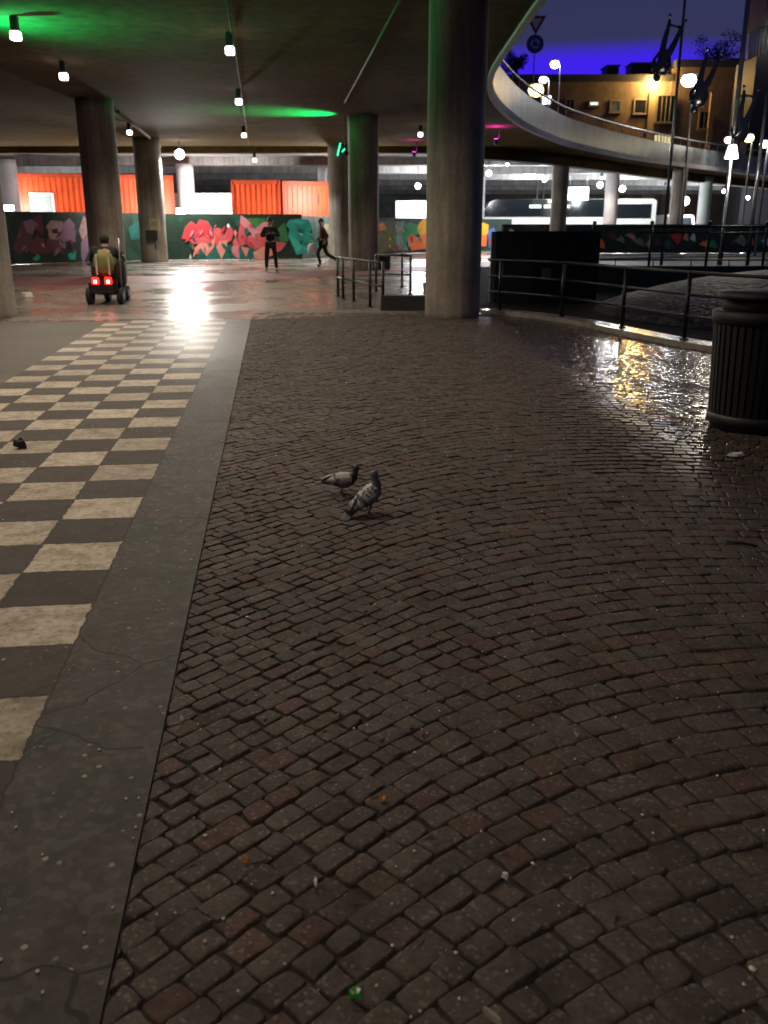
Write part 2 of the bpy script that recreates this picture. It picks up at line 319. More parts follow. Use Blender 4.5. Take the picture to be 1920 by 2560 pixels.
# setts laid in segmental arches, every stone a real bevelled block
def sett_mesh():
    W, RR, h = 3.6, 2.25, 0.104
    V = []; Fc = []; off = 0; T = []
    A50 = R(47)
    def course(xr):                                   # height and slope of an arch course at xr from its crown
        x = abs(xr); lim = RR * math.sin(A50)
        if x <= lim: return -RR + math.sqrt(RR * RR - x * x), -xr / math.sqrt(RR * RR - x * x)
        return -RR + RR * math.cos(A50) - (x - lim) * math.tan(A50), -math.copysign(math.tan(A50), xr)
    for k in range(0, 3):
        xc = 1.62 + k * W
        xlo = -2.9 if k == 0 else xc - W / 2
        for n in range(2, 190):
            y0 = n * h; sh = 0.03 * (1 if n % 2 else -1)
            x = xlo - xc - rng.uniform(0, 0.1)
            while x < W / 2:
                ln = rng.uniform(0.076, 0.124)
                if rng.random() < 0.07: ln *= 1.45
                _, sl = course(x + 0.04); dx = ln / math.sqrt(1 + sl * sl); xr = x + dx / 2; x += dx
                cy, sl = course(xr); xm = xc + xr; ym = y0 + cy; al = -math.atan(sl)
                if xr > W / 2 + 0.045 or (k > 0 and xr < -W / 2 - 0.045): continue
                if WL.x * xm + WL.y * ym < LE - 0.06 or ym < 0.55 or ym > 16.75 or xm > 9.5: continue
                if ym > 10 and beyond_kerb(xm, ym): continue
                t = np.array((math.cos(al), -math.sin(al))); nn = np.array((math.sin(al), math.cos(al)))
                hh = h * math.cos(al); g = rng.uniform(0.0018, 0.0045) if rng.random() < 0.85 else rng.uniform(0.0045, 0.009)
                hw = ln / 2 - g; hv = hh / 2 - g * 0.9
                c4 = [(-hw, -hv), (hw, -hv), (hw, hv), (-hw, hv)]
                c4 = [(a + rng.normal(0, 0.0038), b + rng.normal(0, 0.0034)) for a, b in c4]
                z = rng.normal(0, 0.0018); tx, ty = rng.normal(0, 0.012), rng.normal(0, 0.012)
                if xm > 1.3 and 5.5 < ym < 11.5: tx += rng.normal(0, 0.012); ty += rng.normal(-0.5 * max(0, math.atan(1.5 / ym) - 0.133), 0.018)   # stones tilted towards the wall lamp to shape its glints here
                rc = rng.uniform(0.004, 0.014)
                ring = []
                for q_ in range(4):
                    p = np.array(c4[q_]); pa = np.array(c4[q_ - 1]); pb = np.array(c4[(q_ + 1) % 4])
                    da = (pa - p) / np.linalg.norm(pa - p); db = (pb - p) / np.linalg.norm(pb - p)
                    ring.append(p + da * rc * rng.uniform(0.6, 1.5)); ring.append(p + (da + db) * rc * 0.28); ring.append(p + db * rc * rng.uniform(0.6, 1.5))
                    ring.append((p + pb) / 2 + rng.normal(0, 0.0016, 2))
                ring = np.array(ring); m = len(ring)
                vs = []
                for sc, dz in ((1.0, -0.05), (1.0, -0.0048), (0.985, -0.0018), (0.945, -0.0003), (0.885, 0.0), (0.5, 0.0002)):
                    q = ring * sc
                    if sc < 0.99: q = q + rng.normal(0, 0.0008, q.shape)
                    zz_ = z + dz + q[:, 0] * tx + q[:, 1] * ty
                    if -0.01 < dz: zz_ = zz_ + rng.normal(0, 0.0007 if sc > 0.9 else 0.00015, m)
                    if dz < -0.04: zz_[:] = -0.055
                    xy = np.array((xm, ym)) + q[:, :1] * t + q[:, 1:] * nn
                    vs.append(np.column_stack((xy, zz_)))
                vs.append(np.array([[xm, ym, z + 0.0004]]))
                vs = np.vstack(vs)
                vs[:, 0] = np.clip(vs[:, 0], (xc - W / 2 + sh + 0.002) if k else -9, xc + W / 2 + sh - 0.002)
                lat = WL.x * vs[:, 0] + WL.y * vs[:, 1]; push = np.maximum(0, LE + 0.006 - lat)
                if push.max() > 0.125: continue
                vs[:, 0] += push * WL.x; vs[:, 1] += push * WL.y
                V.append(vs)
                for r in range(5):
                    for q_ in range(m): Fc.append((off + r * m + q_, off + r * m + (q_ + 1) % m, off + (r + 1) * m + (q_ + 1) % m, off + (r + 1) * m + q_))
                for q_ in range(m): Fc.append((off + 5 * m + q_, off + 5 * m + (q_ + 1) % m, off + 6 * m))
                T.append(np.full(len(vs), rng.random())); off += len(vs)
    V = np.vstack(V); T = np.concatenate(T)
    me = bpy.data.meshes.new('cobble_paving'); me.from_pydata(V.tolist(), [], Fc)
    at_ = me.attributes.new('tone', 'FLOAT', 'POINT'); at_.data.foreach_set('value', T.astype(np.float32))
    me.polygons.foreach_set('use_smooth', [True] * len(me.polygons))
    return me
KERB = [(1.75, 16.65), (2.5, 15.75), (3.05, 14.6), (3.42, 13.3), (3.75, 12.2), (4.25, 11.1), (5.1, 9.9), (6.4, 8.9), (8.4, 8.3), (10.5, 8.1)]
def smooth_poly(pts, n=6):
    pts = [Vector((p[0], p[1], 0)) for p in pts]; out = []
    for i in range(len(pts) - 1):
        p0, p1, p2, p3 = pts[max(i - 1, 0)], pts[i], pts[i + 1], pts[min(i + 2, len(pts) - 1)]
        for k in range(n):
            t = k / n
            out.append(0.5 * ((2 * p1) + (p2 - p0) * t + (2 * p0 - 5 * p1 + 4 * p2 - p3) * t * t + (3 * p1 - p0 - 3 * p2 + p3) * t ** 3))
    return out + [pts[-1]]
KS = smooth_poly(KERB)
def beyond_kerb(x, y):
    if y > 16.65: return x > 1.75
    for a, b in zip(KS[:-1], KS[1:]):
        if b.y <= y <= a.y: return x > a.x + (b.x - a.x) * (a.y - y) / max(1e-6, a.y - b.y)
    return False
def sett_mat():
    m, nt, b = nodes('granite setts'); p = pos(nt)
    at_ = N(nt, 'ShaderNodeAttribute', attribute_name='tone').outputs['Fac']
    sp = N(nt, 'ShaderNodeSeparateXYZ'); nt.links.new(p, sp.inputs[0])
    g = noise(nt, p, 70, 5, 0.7); g2 = noise(nt, p, 1.1, 4); g3 = noise(nt, p, 22, 4)
    c = ramp(nt, at_, [(0.0, (0.060, 0.050, 0.043)), (0.25, (0.076, 0.064, 0.055)), (0.55, (0.088, 0.073, 0.063)), (0.72, (0.068, 0.058, 0.051)), (0.80, (0.080, 0.066, 0.056)), (0.88, (0.094, 0.058, 0.048)), (0.95, (0.082, 0.049, 0.041)), (1.0, (0.098, 0.082, 0.056))])
    c = mix(nt, 0.8, c, ramp(nt, g, [(0.3, (0.62,) * 3), (0.7, (1.38,) * 3)]), 'MULTIPLY')
    c = mix(nt, 0.6, c, ramp(nt, g3, [(0.3, (0.7,) * 3), (0.7, (1.25,) * 3)]), 'MULTIPLY')
    v3 = N(nt, 'ShaderNodeTexVoronoi'); v3.inputs['Scale'].default_value = 120; nt.links.new(p, v3.inputs['Vector'])
    sp3 = N(nt, 'ShaderNodeSeparateColor'); nt.links.new(v3.outputs['Color'], sp3.inputs[0])
    c = mix(nt, math_(nt, 'MULTIPLY', math_(nt, 'GREATER_THAN', sp3.outputs[0], 0.93), 0.55), c, (0.19, 0.17, 0.15))
    stain = ramp(nt, noise(nt, p, 5.0, 6, 0.7), [(0.34, (0.62, 0.60, 0.58)), (0.55, (1.0,) * 3), (0.72, (1.22, 1.2, 1.18))])
    c = mix(nt, 1.0, c, stain, 'MULTIPLY')
    moss = ramp(nt, g2, [(0.56, (0,) * 3), (0.70, (0.6,) * 3)]); c = mix(nt, math_(nt, 'MULTIPLY', moss, g3), c, (0.075, 0.068, 0.036))
    mr = N(nt, 'ShaderNodeMapRange'); nt.links.new(sp.outputs['Z'], mr.inputs[0])
    mr.inputs[1].default_value = -0.012; mr.inputs[2].default_value = -0.003
    c = mix(nt, mr.outputs[0], (0.024, 0.018, 0.015), c)
    nt.links.new(c, b.inputs['Base Color'])
    # rain reaches the setts out in the open, beyond the edge of the deck
    wx = N(nt, 'ShaderNodeMapRange'); nt.links.new(math_(nt, 'ADD', math_(nt, 'SUBTRACT', sp.outputs['X'], math_(nt, 'MULTIPLY', math_(nt, 'SUBTRACT', 8.2, sp.outputs['Y']), 0.03)), math_(nt, 'MULTIPLY', g2, 1.4)), wx.inputs[0])
    wx.inputs[1].default_value = 2.2; wx.inputs[2].default_value = 3.0
    dry = ramp(nt, g2, [(0.3, (0.72,) * 3), (0.7, (0.85,) * 3)])
    b.inputs['Specular IOR Level'].default_value = 0.3
    wetr = ramp(nt, g3, [(0.35, (0.10,) * 3), (0.65, (0.24,) * 3)])
    nt.links.new(mix(nt, wx.outputs[0], dry, wetr), b.inputs['Roughness'])
    bump(nt, b, math_(nt, 'ADD', g, math_(nt, 'MULTIPLY', g3, 0.8)), 0.22, 0.005)
    bs = N(nt, 'ShaderNodeMapRange'); nt.links.new(wx.outputs[0], bs.inputs[0]); bs.inputs[3].default_value = 0.22; bs.inputs[4].default_value = 0.05
    nt.links.new(bs.outputs[0], nt.nodes['Bump'].inputs['Strength']); return m
me = sett_mesh(); me.materials.append(sett_mat())
so = bpy.data.objects.new('cobble_paving', me); COL.objects.link(so); tag(so, kind='structure')
M_JOINT = mat('sandy joint', (0.024, 0.018, 0.015), 0.9, 0.4, 40)
tag(MB().add([wk(-3, LE, -0.0085), Vector((12, -3, -0.0085)), Vector((12, 8.4, -0.0085)), Vector((5.0, 16.75, -0.0085)), Vector((0.3, 16.75, -0.0085)), wk(TEND, LE, -0.0085)], [(0, 1, 2, 3, 4, 5)]).build('paving_bed', M_JOINT), kind='structure')

# kerb along the open side
M_KERB = mat('wet pale kerbstone', (0.27, 0.25, 0.22), 0.2, 0.25, 5, bmp=0.3)
kb = MB(); inn = []; out = []
for i, p in enumerate(KS):
    d = (KS[min(i + 1, len(KS) - 1)] - KS[max(i - 1, 0)]).normalized(); nrm = Vector((-d.y, d.x, 0))   # towards the mound
    inn.append(p); out.append(p + nrm * 0.34)
up = Vector((0, 0, 0.07)); lo = Vector((0, 0, -0.06))
kb.strip([p + lo for p in inn], [p + up for p in inn]); kb.strip([p + up for p in inn], [p + up for p in out]); kb.strip([p + up for p in out], [p + lo for p in out])
tag(kb.build('kerb', M_KERB), kind='structure')

# ------------------------------------------------------------------ overpass deck
ZS = 5.1
CX, CY, RI, RO = 54.7, 21.3, 52.0, 59.5
def arc(rad, y0, y1, n=60):
    return [(CX - math.sqrt(rad * rad - (y - CY) ** 2), y) for y in [y0 + (y1 - y0) * i / n for i in range(n + 1)]]
def spline(pts, n=6):
    pts = [Vector((p[0], p[1], 0)) for p in pts]; out = []
    for i in range(len(pts) - 1):
        p0, p1, p2, p3 = pts[max(i - 1, 0)], pts[i], pts[i + 1], pts[min(i + 2, len(pts) - 1)]
        for k in range(n):
            t = k / n; q = 0.5 * ((2 * p1) + (p2 - p0) * t + (2 * p0 - 5 * p1 + 4 * p2 - p3) * t * t + (3 * p1 - p0 - 3 * p2 + p3) * t ** 3)
            out.append((q.x, q.y))
    return out + [(pts[-1].x, pts[-1].y)]
inner = spline([(14.5, -12), (8.0, -4), (4.9, 3), (3.3, 9.5), (2.62, 15), (2.52, 20), (2.62, 25), (3.35, 30), (4.95, 36), (7.0, 41.5), (9.3, 46.4), (14.3, 54.4), (21, 62.8), (28.6, 71), (36, 78)], 7)
outer = spline([(3.8, 46.2), (6.6, 48.3), (11, 54), (15, 60), (19.5, 66), (27.5, 76), (34.5, 84)], 5)
deck = thing('overpass_deck', 'curved concrete road deck overhead with pale parapet and handrail above its open side', 'overpass', (0, 0, 0))
poly = [(-60, -12)] + inner + outer[::-1] + [(-60, 46.19)]
# slab: soffit, fascia, top
def poly_slab(name, poly, z0, z1, m, parent):
    bm = bmesh.new(); vb = [bm.verts.new((x, y, z0)) for x, y in poly]; f = bm.faces.new(vb)
    ret = bmesh.ops.extrude_face_region(bm, geom=[f])
    for v in [g for g in ret['geom'] if isinstance(g, bmesh.types.BMVert)]: v.co.z = z1
    bmesh.ops.triangulate(bm, faces=[g for g in bm.faces if len(g.verts) > 4]); bmesh.ops.recalc_face_normals(bm, faces=bm.faces)
    me = bpy.data.meshes.new(name); bm.to_mesh(me); bm.free(); me.materials.append(m)
    o = bpy.data.objects.new(name, me); COL.objects.link(o); o.parent = parent; return o
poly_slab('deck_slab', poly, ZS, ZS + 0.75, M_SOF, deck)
def ribbon_wall(b, pts, off0, off1, z0, z1):
    P = [Vector((x, y, 0)) for x, y in pts]; A = []; B = []
    for i, p in enumerate(P):
        d = (P[min(i + 1, len(P) - 1)] - P[max(i - 1, 0)]).normalized(); n = Vector((d.y, -d.x, 0))   # towards the opening
        A.append(p + n * off0); B.append(p + n * off1)
    z0 = Vector((0, 0, z0)); z1 = Vector((0, 0, z1))
    b.strip([p + z0 for p in A], [p + z1 for p in A]); b.strip([p + z1 for p in A], [p + z1 for p in B])
    b.strip([p + z1 for p in B], [p + z0 for p in B]); b.strip([p + z0 for p in B], [p + z0 for p in A])
    return A, B
vis = [p for p in inner]
fb = MB(); ribbon_wall(fb, vis, 0.003, 0.14, ZS - 0.07, ZS + 0.16); fb.build('drip_edge', M_PALE, deck)
def parapet_mat():
    m, nt, b = nodes('parapet concrete'); p = pos(nt)
    f = noise(nt, p, 0.9, 6); g = noise(nt, p, 5, 5)
    c = ramp(nt, f, [(0.35, (0.085, 0.10, 0.10)), (0.65, (0.30, 0.33, 0.335))])
    nt.links.new(mix(nt, 0.7, c, ramp(nt, g, [(0.35, (0.6,) * 3), (0.62, (1.15,) * 3)]), 'MULTIPLY'), b.inputs['Base Color'])
    b.inputs['Roughness'].default_value = 0.4; return m
pb = MB(); ribbon_wall(pb, vis, 0.004, 0.10, ZS + 0.163, ZS + 1.12); pb.build('parapet', parapet_mat(), deck)
# handrail and its posts
P = [Vector((x, y, 0)) for x, y in inner]
def resample(pts, step, dz):
    out = []; acc = 0.0
    for a, b in zip(pts[:-1], pts[1:]):
        a, b = Vector((*a, 0)), Vector((*b, 0)); d = b - a; L = d.length; t = acc
        while t < L: out.append(a + d * (t / L) + Vector((-d.y, d.x, 0)).normalized() * 0.06 + Vector((0, 0, dz))); t += step
        acc = t - L
    return out
hr = [p for p in resample(inner, 0.75, ZS + 1.56) if p.y > 6]
MB().tube(hr, 0.05, 8).build('handrail', M_STEEL, deck)
for i in range(0, len(hr), 2):
    a = hr[i]; MB().cyl((a.x, a.y, ZS + 1.123), (a.x, a.y, ZS + 1.52), 0.022, n=6).build('rail_post', M_STEEL, deck)
# far edge beam under the slab
eb = MB()
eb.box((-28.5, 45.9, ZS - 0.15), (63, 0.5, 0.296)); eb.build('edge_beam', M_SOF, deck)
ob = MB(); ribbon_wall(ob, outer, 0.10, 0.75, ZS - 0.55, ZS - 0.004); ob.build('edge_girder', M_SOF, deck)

# pillars
def pillar(x, y, r, top, label, m=M_PIL, group='round concrete pillars under the overpass'):
    prof = [(r * 1.0, -0.1), (r, 0.1), (r, 1.2), (r * 1.003, 2.6), (r * 0.998, 3.6), (r, top - 0.35), (r, top - 0.002)]
    o = MB().lathe((0, 0, 0), prof, 40).build('concrete_pillar', m); o.location = (x, y, 0); tag(o, label, 'pillar', group); return o
pillar(1.19, 16.05, 0.475, ZS, 'thickest nearest grey concrete pillar standing at the end of the cobbles')
P1 = pillar(-8.65, 29.3, 0.55, ZS, 'round concrete pillar right behind the mobility scooter rider')
P2 = pillar(-10.15, 41.4, 0.57, ZS, 'concrete pillar with a notice and a dark box fixed on it')
P3 = pillar(-0.72, 33.5, 0.53, ZS, 'tall grey pillar with the black stairwell railing in front of it')
P4 = pillar(-2.08, 44.6, 0.52, ZS, 'slightly hidden pillar with a small green light at its top')
pillar(-6.95, 15.9, 0.55, ZS, 'pillar cut off by the left edge, beside the checkered walkway')
pillar(9.5, 51.6, 0.44, ZS, 'slim pillar in front of the white coach')
pillar(18.7, 60.6, 0.46, ZS, 'slim pillar right of the white coach, carrying the curved deck')
# notices on pillar 2
sg = thing('notice', 'small pale notice fixed to the concrete pillar', 'notice', at(386, 563, 40.78))
MB().box((0, 0, 0), (0.42, 0.04, 0.5), bev=0.01).build('notice_board', mat('yellowed paper', (0.45, 0.40, 0.25), 0.7, 0.2, 9), sg)
MB().box((0, -0.025, 0.05), (0.3, 0.006, 0.22)).build('printed_sheet', mat('paper print', (0.30, 0.27, 0.2), 0.7, 0.4, 40), sg)
cb = thing('junction_box', 'dark metal box fixed to the concrete pillar below the notice', 'box', at(380, 588, 40.7))
MB().box((0, 0, 0), (0.5, 0.2, 0.42), bev=0.02).build('box_body', M_DARK, cb); MB().cyl((0.12, 0, -0.21), (0.12, 0.05, -0.6), 0.025).build('conduit', M_DARK, cb)

# second deck behind, lit white
d2 = thing('rear_overpass_deck', 'second grey concrete deck behind, lit by white lamps above the containers', 'overpass', (0, 0, 0))
rim = [(x + 0.95, y + 0.75) for x, y in outer]
poly_slab('deck_slab', [(-75, 47.6)] + [(1.5, 47.6)] + rim + [(80, 100), (80, 120), (-75, 120)], 5.4, 6.05, M_GREYDECK, d2)
def rim_x(y):
    for a, b in zip(rim[:-1], rim[1:]):
        if a[1] <= y <= b[1]: return a[0] + (b[0] - a[0]) * (y - a[1]) / (b[1] - a[1])
    return 1.5 if y < rim[0][1] else 70
for y in (49, 57.5, 66, 75, 85, 96, 108):
    x1_ = rim_x(y + 0.5) - 1.6; MB().box(((x1_ - 74) / 2, y, 5.18), (x1_ + 74, 0.9, 0.436)).build('cross_beam', M_GREYDECK, d2)
bw = tag(MB().box((0, 119.5, 3.0), (150, 1.0, 6.2)).build('retaining_wall', concrete('back wall concrete', (0.16, 0.17, 0.18), (0.28, 0.30, 0.31))), 'dark retaining wall at the far end under the rear deck', 'wall')
white_cols = [(28, 52.5, 'pale lilac column left of the orange container cabin'), (470, 56, 'pale lilac column between the two groups of orange containers'), (808, 60, 'pale lilac column partly behind the two grey pillars'),
              (1524, 64.0, 'white lit column in front of the coach rear'), (1756, 70.0, 'white lit column with rounded top right of the coach'), (1205, 66.0, 'thin white column just right of the thickest pillar')]
for px, Y, lb in white_cols:
    c = at(px, 560, Y); r = {1205: 0.14, 808: 0.3, 28: 0.62, 470: 0.5}.get(px, 0.45)
    pillar(c.x, Y, r, 4.96 if px != 1756 else 4.96, lb, M_PALE, 'pale columns under the rear deck')

# ------------------------------------------------------------------ ceiling lamps
M_LENS = emis('lamp lens', (1.0, 0.93, 0.85), 9)
M_LENSW = emis('cold lamp lens', (0.92, 0.95, 1.0), 22)
LD = lamp_data('downlight', 'SPOT', 410, (1.0, 0.82, 0.63), 0.12, spot_size=R(155), spot_blend=0.6)
def make_lamp(label, loc):
    t = thing('ceiling_lamp', label, 'lamp', loc, 0.0, 'square white lamps under the deck')
    MB().box((0, 0, -0.13), (0.13, 0.13, 0.256), bev=0.012).build('bracket', M_DARK, t)
    MB().box((0, 0, -0.325), (0.16, 0.16, 0.14), bev=0.012).build('lens', M_LENS, t)
    light(LD, t, (0, 0, -0.50)); return t
lampspots = [((40, 92), 'brightest front lamp under the green glow at the ceiling corner'), ((160, 193), 'second lamp of the left ceiling row, just right of the green glow'),
             ((324, 331), 'small lamp between the two left pillars'), ((575, 129), 'nearest lamp of the middle ceiling row along the cable'),
             ((597, 255), 'second lamp of the middle row, left of the green ceiling patch'), ((610, 338), 'third lamp of the middle row, near the far deck edge'),
             ((1051, 336), 'lone lamp between the grey pillar and the thickest pillar')]
L0 = None
for (px, py), lb in lampspots:
    g = gp(px, py + 3, ZS - 0.36); loc = (g.x, g.y, ZS)
    if L0 is None: L0 = make_lamp(lb, loc)
    else: dup(L0, loc, 0, lb)
g = gp(616, 374, ZS - 0.36); dup(L0, (g.x, 45.4, ZS - 0.3), 0, 'last and smallest lamp of the middle row at the deck edge')
# the same rows carry on over the photographer, outside the frame
for x, y, lb in ((-6.4, 12.2, 'ceiling lamp of the left row continuing over the walkway'), (-5.9, 4.6, 'ceiling lamp of the left row above the start of the walkway'),
                 (-2.3, 12.6, 'ceiling lamp of the middle row continuing over the walkway'), (-1.9, 7.2, 'ceiling lamp of the middle row over the pigeons'), (-0.9, -3.4, 'ceiling lamp of the middle row behind the photographer')):
    dup(L0, (x, y, ZS), 0, lb)

# cables and pipes on the soffit
def cable(name, pts, r, label, m=None, cat='cable'):
    return tag(MB().tube(pts, r, 6).build(name, m or M_STEEL), label, cat)
c0 = [gp(560, -40, ZS - 0.03)] + [gp(px, py, ZS - 0.03) for px, py in ((574, 60), (590, 140), (604, 240), (616, 320), (622, 362))]
cable('ceiling_cable', c0, 0.012, 'thin grey cable along the middle row of ceiling lamps', mat('grey cable', (0.12, 0.11, 0.10), 0.7))
cable('ceiling_pipe', [gp(1015, -30, ZS - 0.03), gp(930, 130, ZS - 0.03), gp(862, 256, ZS - 0.03)], 0.02, 'straight pale conduit running across the ceiling towards the tall pillar', mat('pale conduit', (0.22, 0.19, 0.15), 0.7))
cable('ceiling_batten', [gp(296, 280, ZS - 0.05), gp(400, 366, ZS - 0.05)], 0.06, 'pale batten under the ceiling from pillar to pillar on the left', mat('pale conduit', (0.22, 0.19, 0.15), 0.7), 'pipe')

# coloured uplights
def uplight(px, py, col, power, label, name='colour_spotlight', z=ZS - 0.75, face=None):
    g = gp(px, py, z); t = thing(name, label, 'spotlight', g)
    MB().cyl((0, 0, -0.14), (0, 0, 0.06), 0.07, 0.09, 12).build('housing', M_DARK, t)
    MB().cyl((0, 0, 0.061), (0, 0, 0.075), 0.075, n=12).build('lens', emis('lens %s' % label[:12], col, 6), t)
    MB().cyl((0.11, 0, -0.1), (0.11, 0, -z + ZS), 0.012, n=6).build('hanger', M_DARK, t)
    light(lamp_data('colour_beam', 'SPOT', power, col, 0.06, spot_size=R(165), spot_blend=0.8), t, (0, 0, 0.10), (PI, 0, 0)); return t
GRN = (0.0, 1.0, 0.28)
def wall_spot(x, y, z, col, power, target, label, size=110):
    t = thing('colour_spotlight', label, 'spotlight', (x, y, z)); d = (Vector(target) - Vector((x, y, z))).normalized()
    MB().cyl(-d * 0.14, d * 0.05, 0.07, 0.09, 12).build('housing', M_DARK, t); MB().cyl(d * 0.051, d * 0.066, 0.075, n=12).build('lens', emis('lens ' + label[:14], col, 4), t)
    MB().cyl((0, 0, 0), (0, 0, ZS - z), 0.015, n=6).build('bracket', M_DARK, t)
    light(lamp_data('colour_beam', 'SPOT', power, col, 0.05, spot_size=R(size), spot_blend=1.0), t, d * 0.09, d.to_track_quat('-Z', 'Y').to_euler()); return t
wall_spot(-7.6, 18.3, 4.2, GRN, 950, (-6.4, 18.7, 5.1), 'green spotlight hanging past the left edge, lighting the ceiling corner', 140)
wall_spot(-1.35, 33.2, 3.95, GRN, 3000, (-2.6, 32.7, 5.1), 'green spotlight on the tall pillar washing the ceiling to its left', 80)
wall_spot(19.4, 66.0, 4.3, GRN, 300, (21.5, 72.0, 5.4), 'green spotlight behind the slim pillar right of the coach', 110)
uplight(1240, 352, (0.9, 0.05, 0.75), 110, 'magenta spotlight under the deck right of the thickest pillar', z=ZS - 0.5)
uplight(1035, 384, (0.9, 0.05, 0.75), 50, 'magenta spotlight under the far deck edge left of the thickest pillar', z=ZS - 0.55)
t = thing('green_strip_light', 'small green strip light on top of the slightly hidden pillar', 'light', at(848, 370, 43.9))
MB().cyl((-0.08, 0, -0.32), (0.08, 0, 0.32), 0.03, n=8).build('tube', emis('green tube', (0.02, 1, 0.4), 2.5), t); MB().box((0.02, 0.09, 0), (0.06, 0.1, 0.5)).build('holder', M_DARK, t)

# rear lamps : round white globes
LG = lamp_data('globe_light', 'POINT', 800, (0.93, 0.95, 1.0), 0.18)
def globe(px, py, Y, r, label, zt, L=LG):
    p = at(px, py, Y); t = thing('globe_lamp', label, 'lamp', p, 0, 'round white lamps under the rear deck')
    MB().ell((0, 0, 0), (r, r, r), nv=10, nu=16).build('globe', M_LENSW, t)
    MB().cyl((0, 0, r * 0.95), (0, 0, max(0.1, zt - p.z)), 0.02, n=6).build('stem', M_DARK, t)
    if L: light(L, t, (0, 0, -r - 0.25), (R(-16) if L.type == 'SPOT' else 0, 0, 0))
    return t
LBIG = lamp_data('flood_light', 'SPOT', 2100, (1.0, 0.97, 0.90), 0.17, spot_size=R(172), spot_blend=0.12)
t = globe(449, 386, 42.6, 0.21, 'large bright round lamp hanging above the graffiti hoarding', ZS, LBIG)
for px, py, Y, r, lb in ((1045, 465, 64, 0.18, 'round lamp between the tall pillar and the thickest pillar'), (1222, 433, 57, 0.16, 'round lamp just right of the thickest pillar under the rear deck'),
                         (1362, 448, 60, 0.15, 'round lamp left of the slim pillar above the coach'), (1500, 462, 66, 0.2, 'round lamp left of the white column above the coach'),
                         (1556, 472, 68, 0.22, 'round lamp right of the white column above the coach'), (1713, 502, 84, 0.36, 'large round lamp above the white van'),
                         (1693, 486, 80, 0.18, 'round lamp left of the largest globe by the van'), (1810, 478, 80, 0.15, 'small lamp far right under the rear deck, upper one'),
                         (1870, 494, 86, 0.15, 'small lamp at the far right under the rear deck, lower one'), (95, 395, 60, 0.14, 'round lamp at the far left above the orange cabin')):
    globe(px, py, Y, r, lb, 5.4)
for px, py, Y, lb in ((1268, 413, 55, 'square lamp under the rear deck above the black panel'), (1504, 446, 62, 'square lamp under the rear deck above the white column')):
    p = at(px, py, Y); dup(L0, (p.x, Y, p.z + 0.36), 0, lb)

# ------------------------------------------------------------------ graffiti hoarding
def hoard_mat(name, c0, c1):
    m, nt, b = nodes(name); p = pos(nt); f = noise(nt, p, 0.9, 6); g = noise(nt, p, 5, 4)
    c = ramp(nt, f, [(0.32, c0), (0.55, tuple(x * 0.6 for x in c0)), (0.7, c1)])
    nt.links.new(mix(nt, 0.5, c, ramp(nt, g, [(0.35, (0.6,) * 3), (0.65, (1.25,) * 3)]), 'MULTIPLY'), b.inputs['Base Color'])
    b.inputs['Roughness'].default_value = 0.45; return m
M_HG = hoard_mat('dark green hoarding', (0.012, 0.034, 0.020), (0.016, 0.075, 0.050))
def hoarding(A, B, h, label, name='graffiti_hoarding'):
    A, B = Vector(A), Vector(B); d = (B - A); L = d.length; a = math.atan2(d.y, d.x)
    t = thing(name, label, 'hoarding', A, a); b = MB()
    k = max(1, round(L / 2.44))
    for i in range(k): b.box((L * (i + 0.5) / k, 0, h / 2 + 0.01), (L / k - 0.015, 0.03, h - 0.02))
    b.build('board', M_HG, t)
    r = MB(); r.box((L / 2, 0.06, h - 0.12), (L, 0.08, 0.1)); r.box((L / 2, 0.06, 0.35), (L, 0.08, 0.1))
    for i in range(k + 1): r.box((L * i / k, 0.14, h / 2), (0.1, 0.076, h))
    r.build('timber_frame', mat('timber frame', (0.22, 0.15, 0.09), 0.8), t)
    # ray -> wall-local coordinates
    nrm = Vector((math.sin(a), -math.cos(a), 0))
    def loc(px, py, lift=0.02):
        dd = ray(px, py); o = Vector((0, 0, CAMH)); s = (A + nrm * lift - o).dot(nrm) / dd.dot(nrm); q = o + dd * s - A
        return Vector((q.x * math.cos(a) + q.y * math.sin(a), -lift, q.z))
    return t, loc
PAINT = {}
def paint(col, col2=None):
    key = (col, col2)
    if key not in PAINT:
        m, nt, b = nodes('spray paint'); p = N(nt, 'ShaderNodeTexCoord').outputs['Object']; f = noise(nt, p, 1.6, 5)
        nt.links.new(ramp(nt, f, [(0.38, col), (0.62, col2 or tuple(c * 0.7 for c in col))]), b.inputs['Base Color']); b.inputs['Roughness'].default_value = 0.4
        PAINT[key] = m
    return PAINT[key]
def graffiti(wall, polys, lift0=0.019, outline=None):
    t, loc = wall
    for i, (m, pts) in enumerate(polys):
        if outline and m not in outline[1]:
            cx, cy = sum(p[0] for p in pts) / len(pts), sum(p[1] for p in pts) / len(pts)
            big = [(p[0] + (p[0] - cx) / max(1, math.hypot(p[0] - cx, p[1] - cy)) * 2.6 + 1, p[1] + (p[1] - cy) / max(1, math.hypot(p[0] - cx, p[1] - cy)) * 2.0 + 1) for p in pts]
            paint_poly(t, loc, outline[0], big, lift0 + 0.0006 * i)
        paint_poly(t, loc, m, pts, lift0 + 0.0006 * i + 0.018 * (1 if outline else 0))
def paint_poly(t, loc, m, pts, lift):
    P = [loc(px, py, lift) for px, py in pts]; n = len(P); b = MB()
    Q = [p + Vector((0, 0.002, 0)) for p in P]
    b.add(P + Q, [tuple(range(n)), tuple(range(n, 2 * n))[::-1]] + [(k, (k + 1) % n, n + (k + 1) % n, n + k) for k in range(n)])
    o = b.build('graffiti', m, t)
    bm = bmesh.new(); bm.from_mesh(o.data); bmesh.ops.triangulate(bm, faces=[f for f in bm.faces if len(f.verts) > 4]); bm.to_mesh(o.data); bm.free()
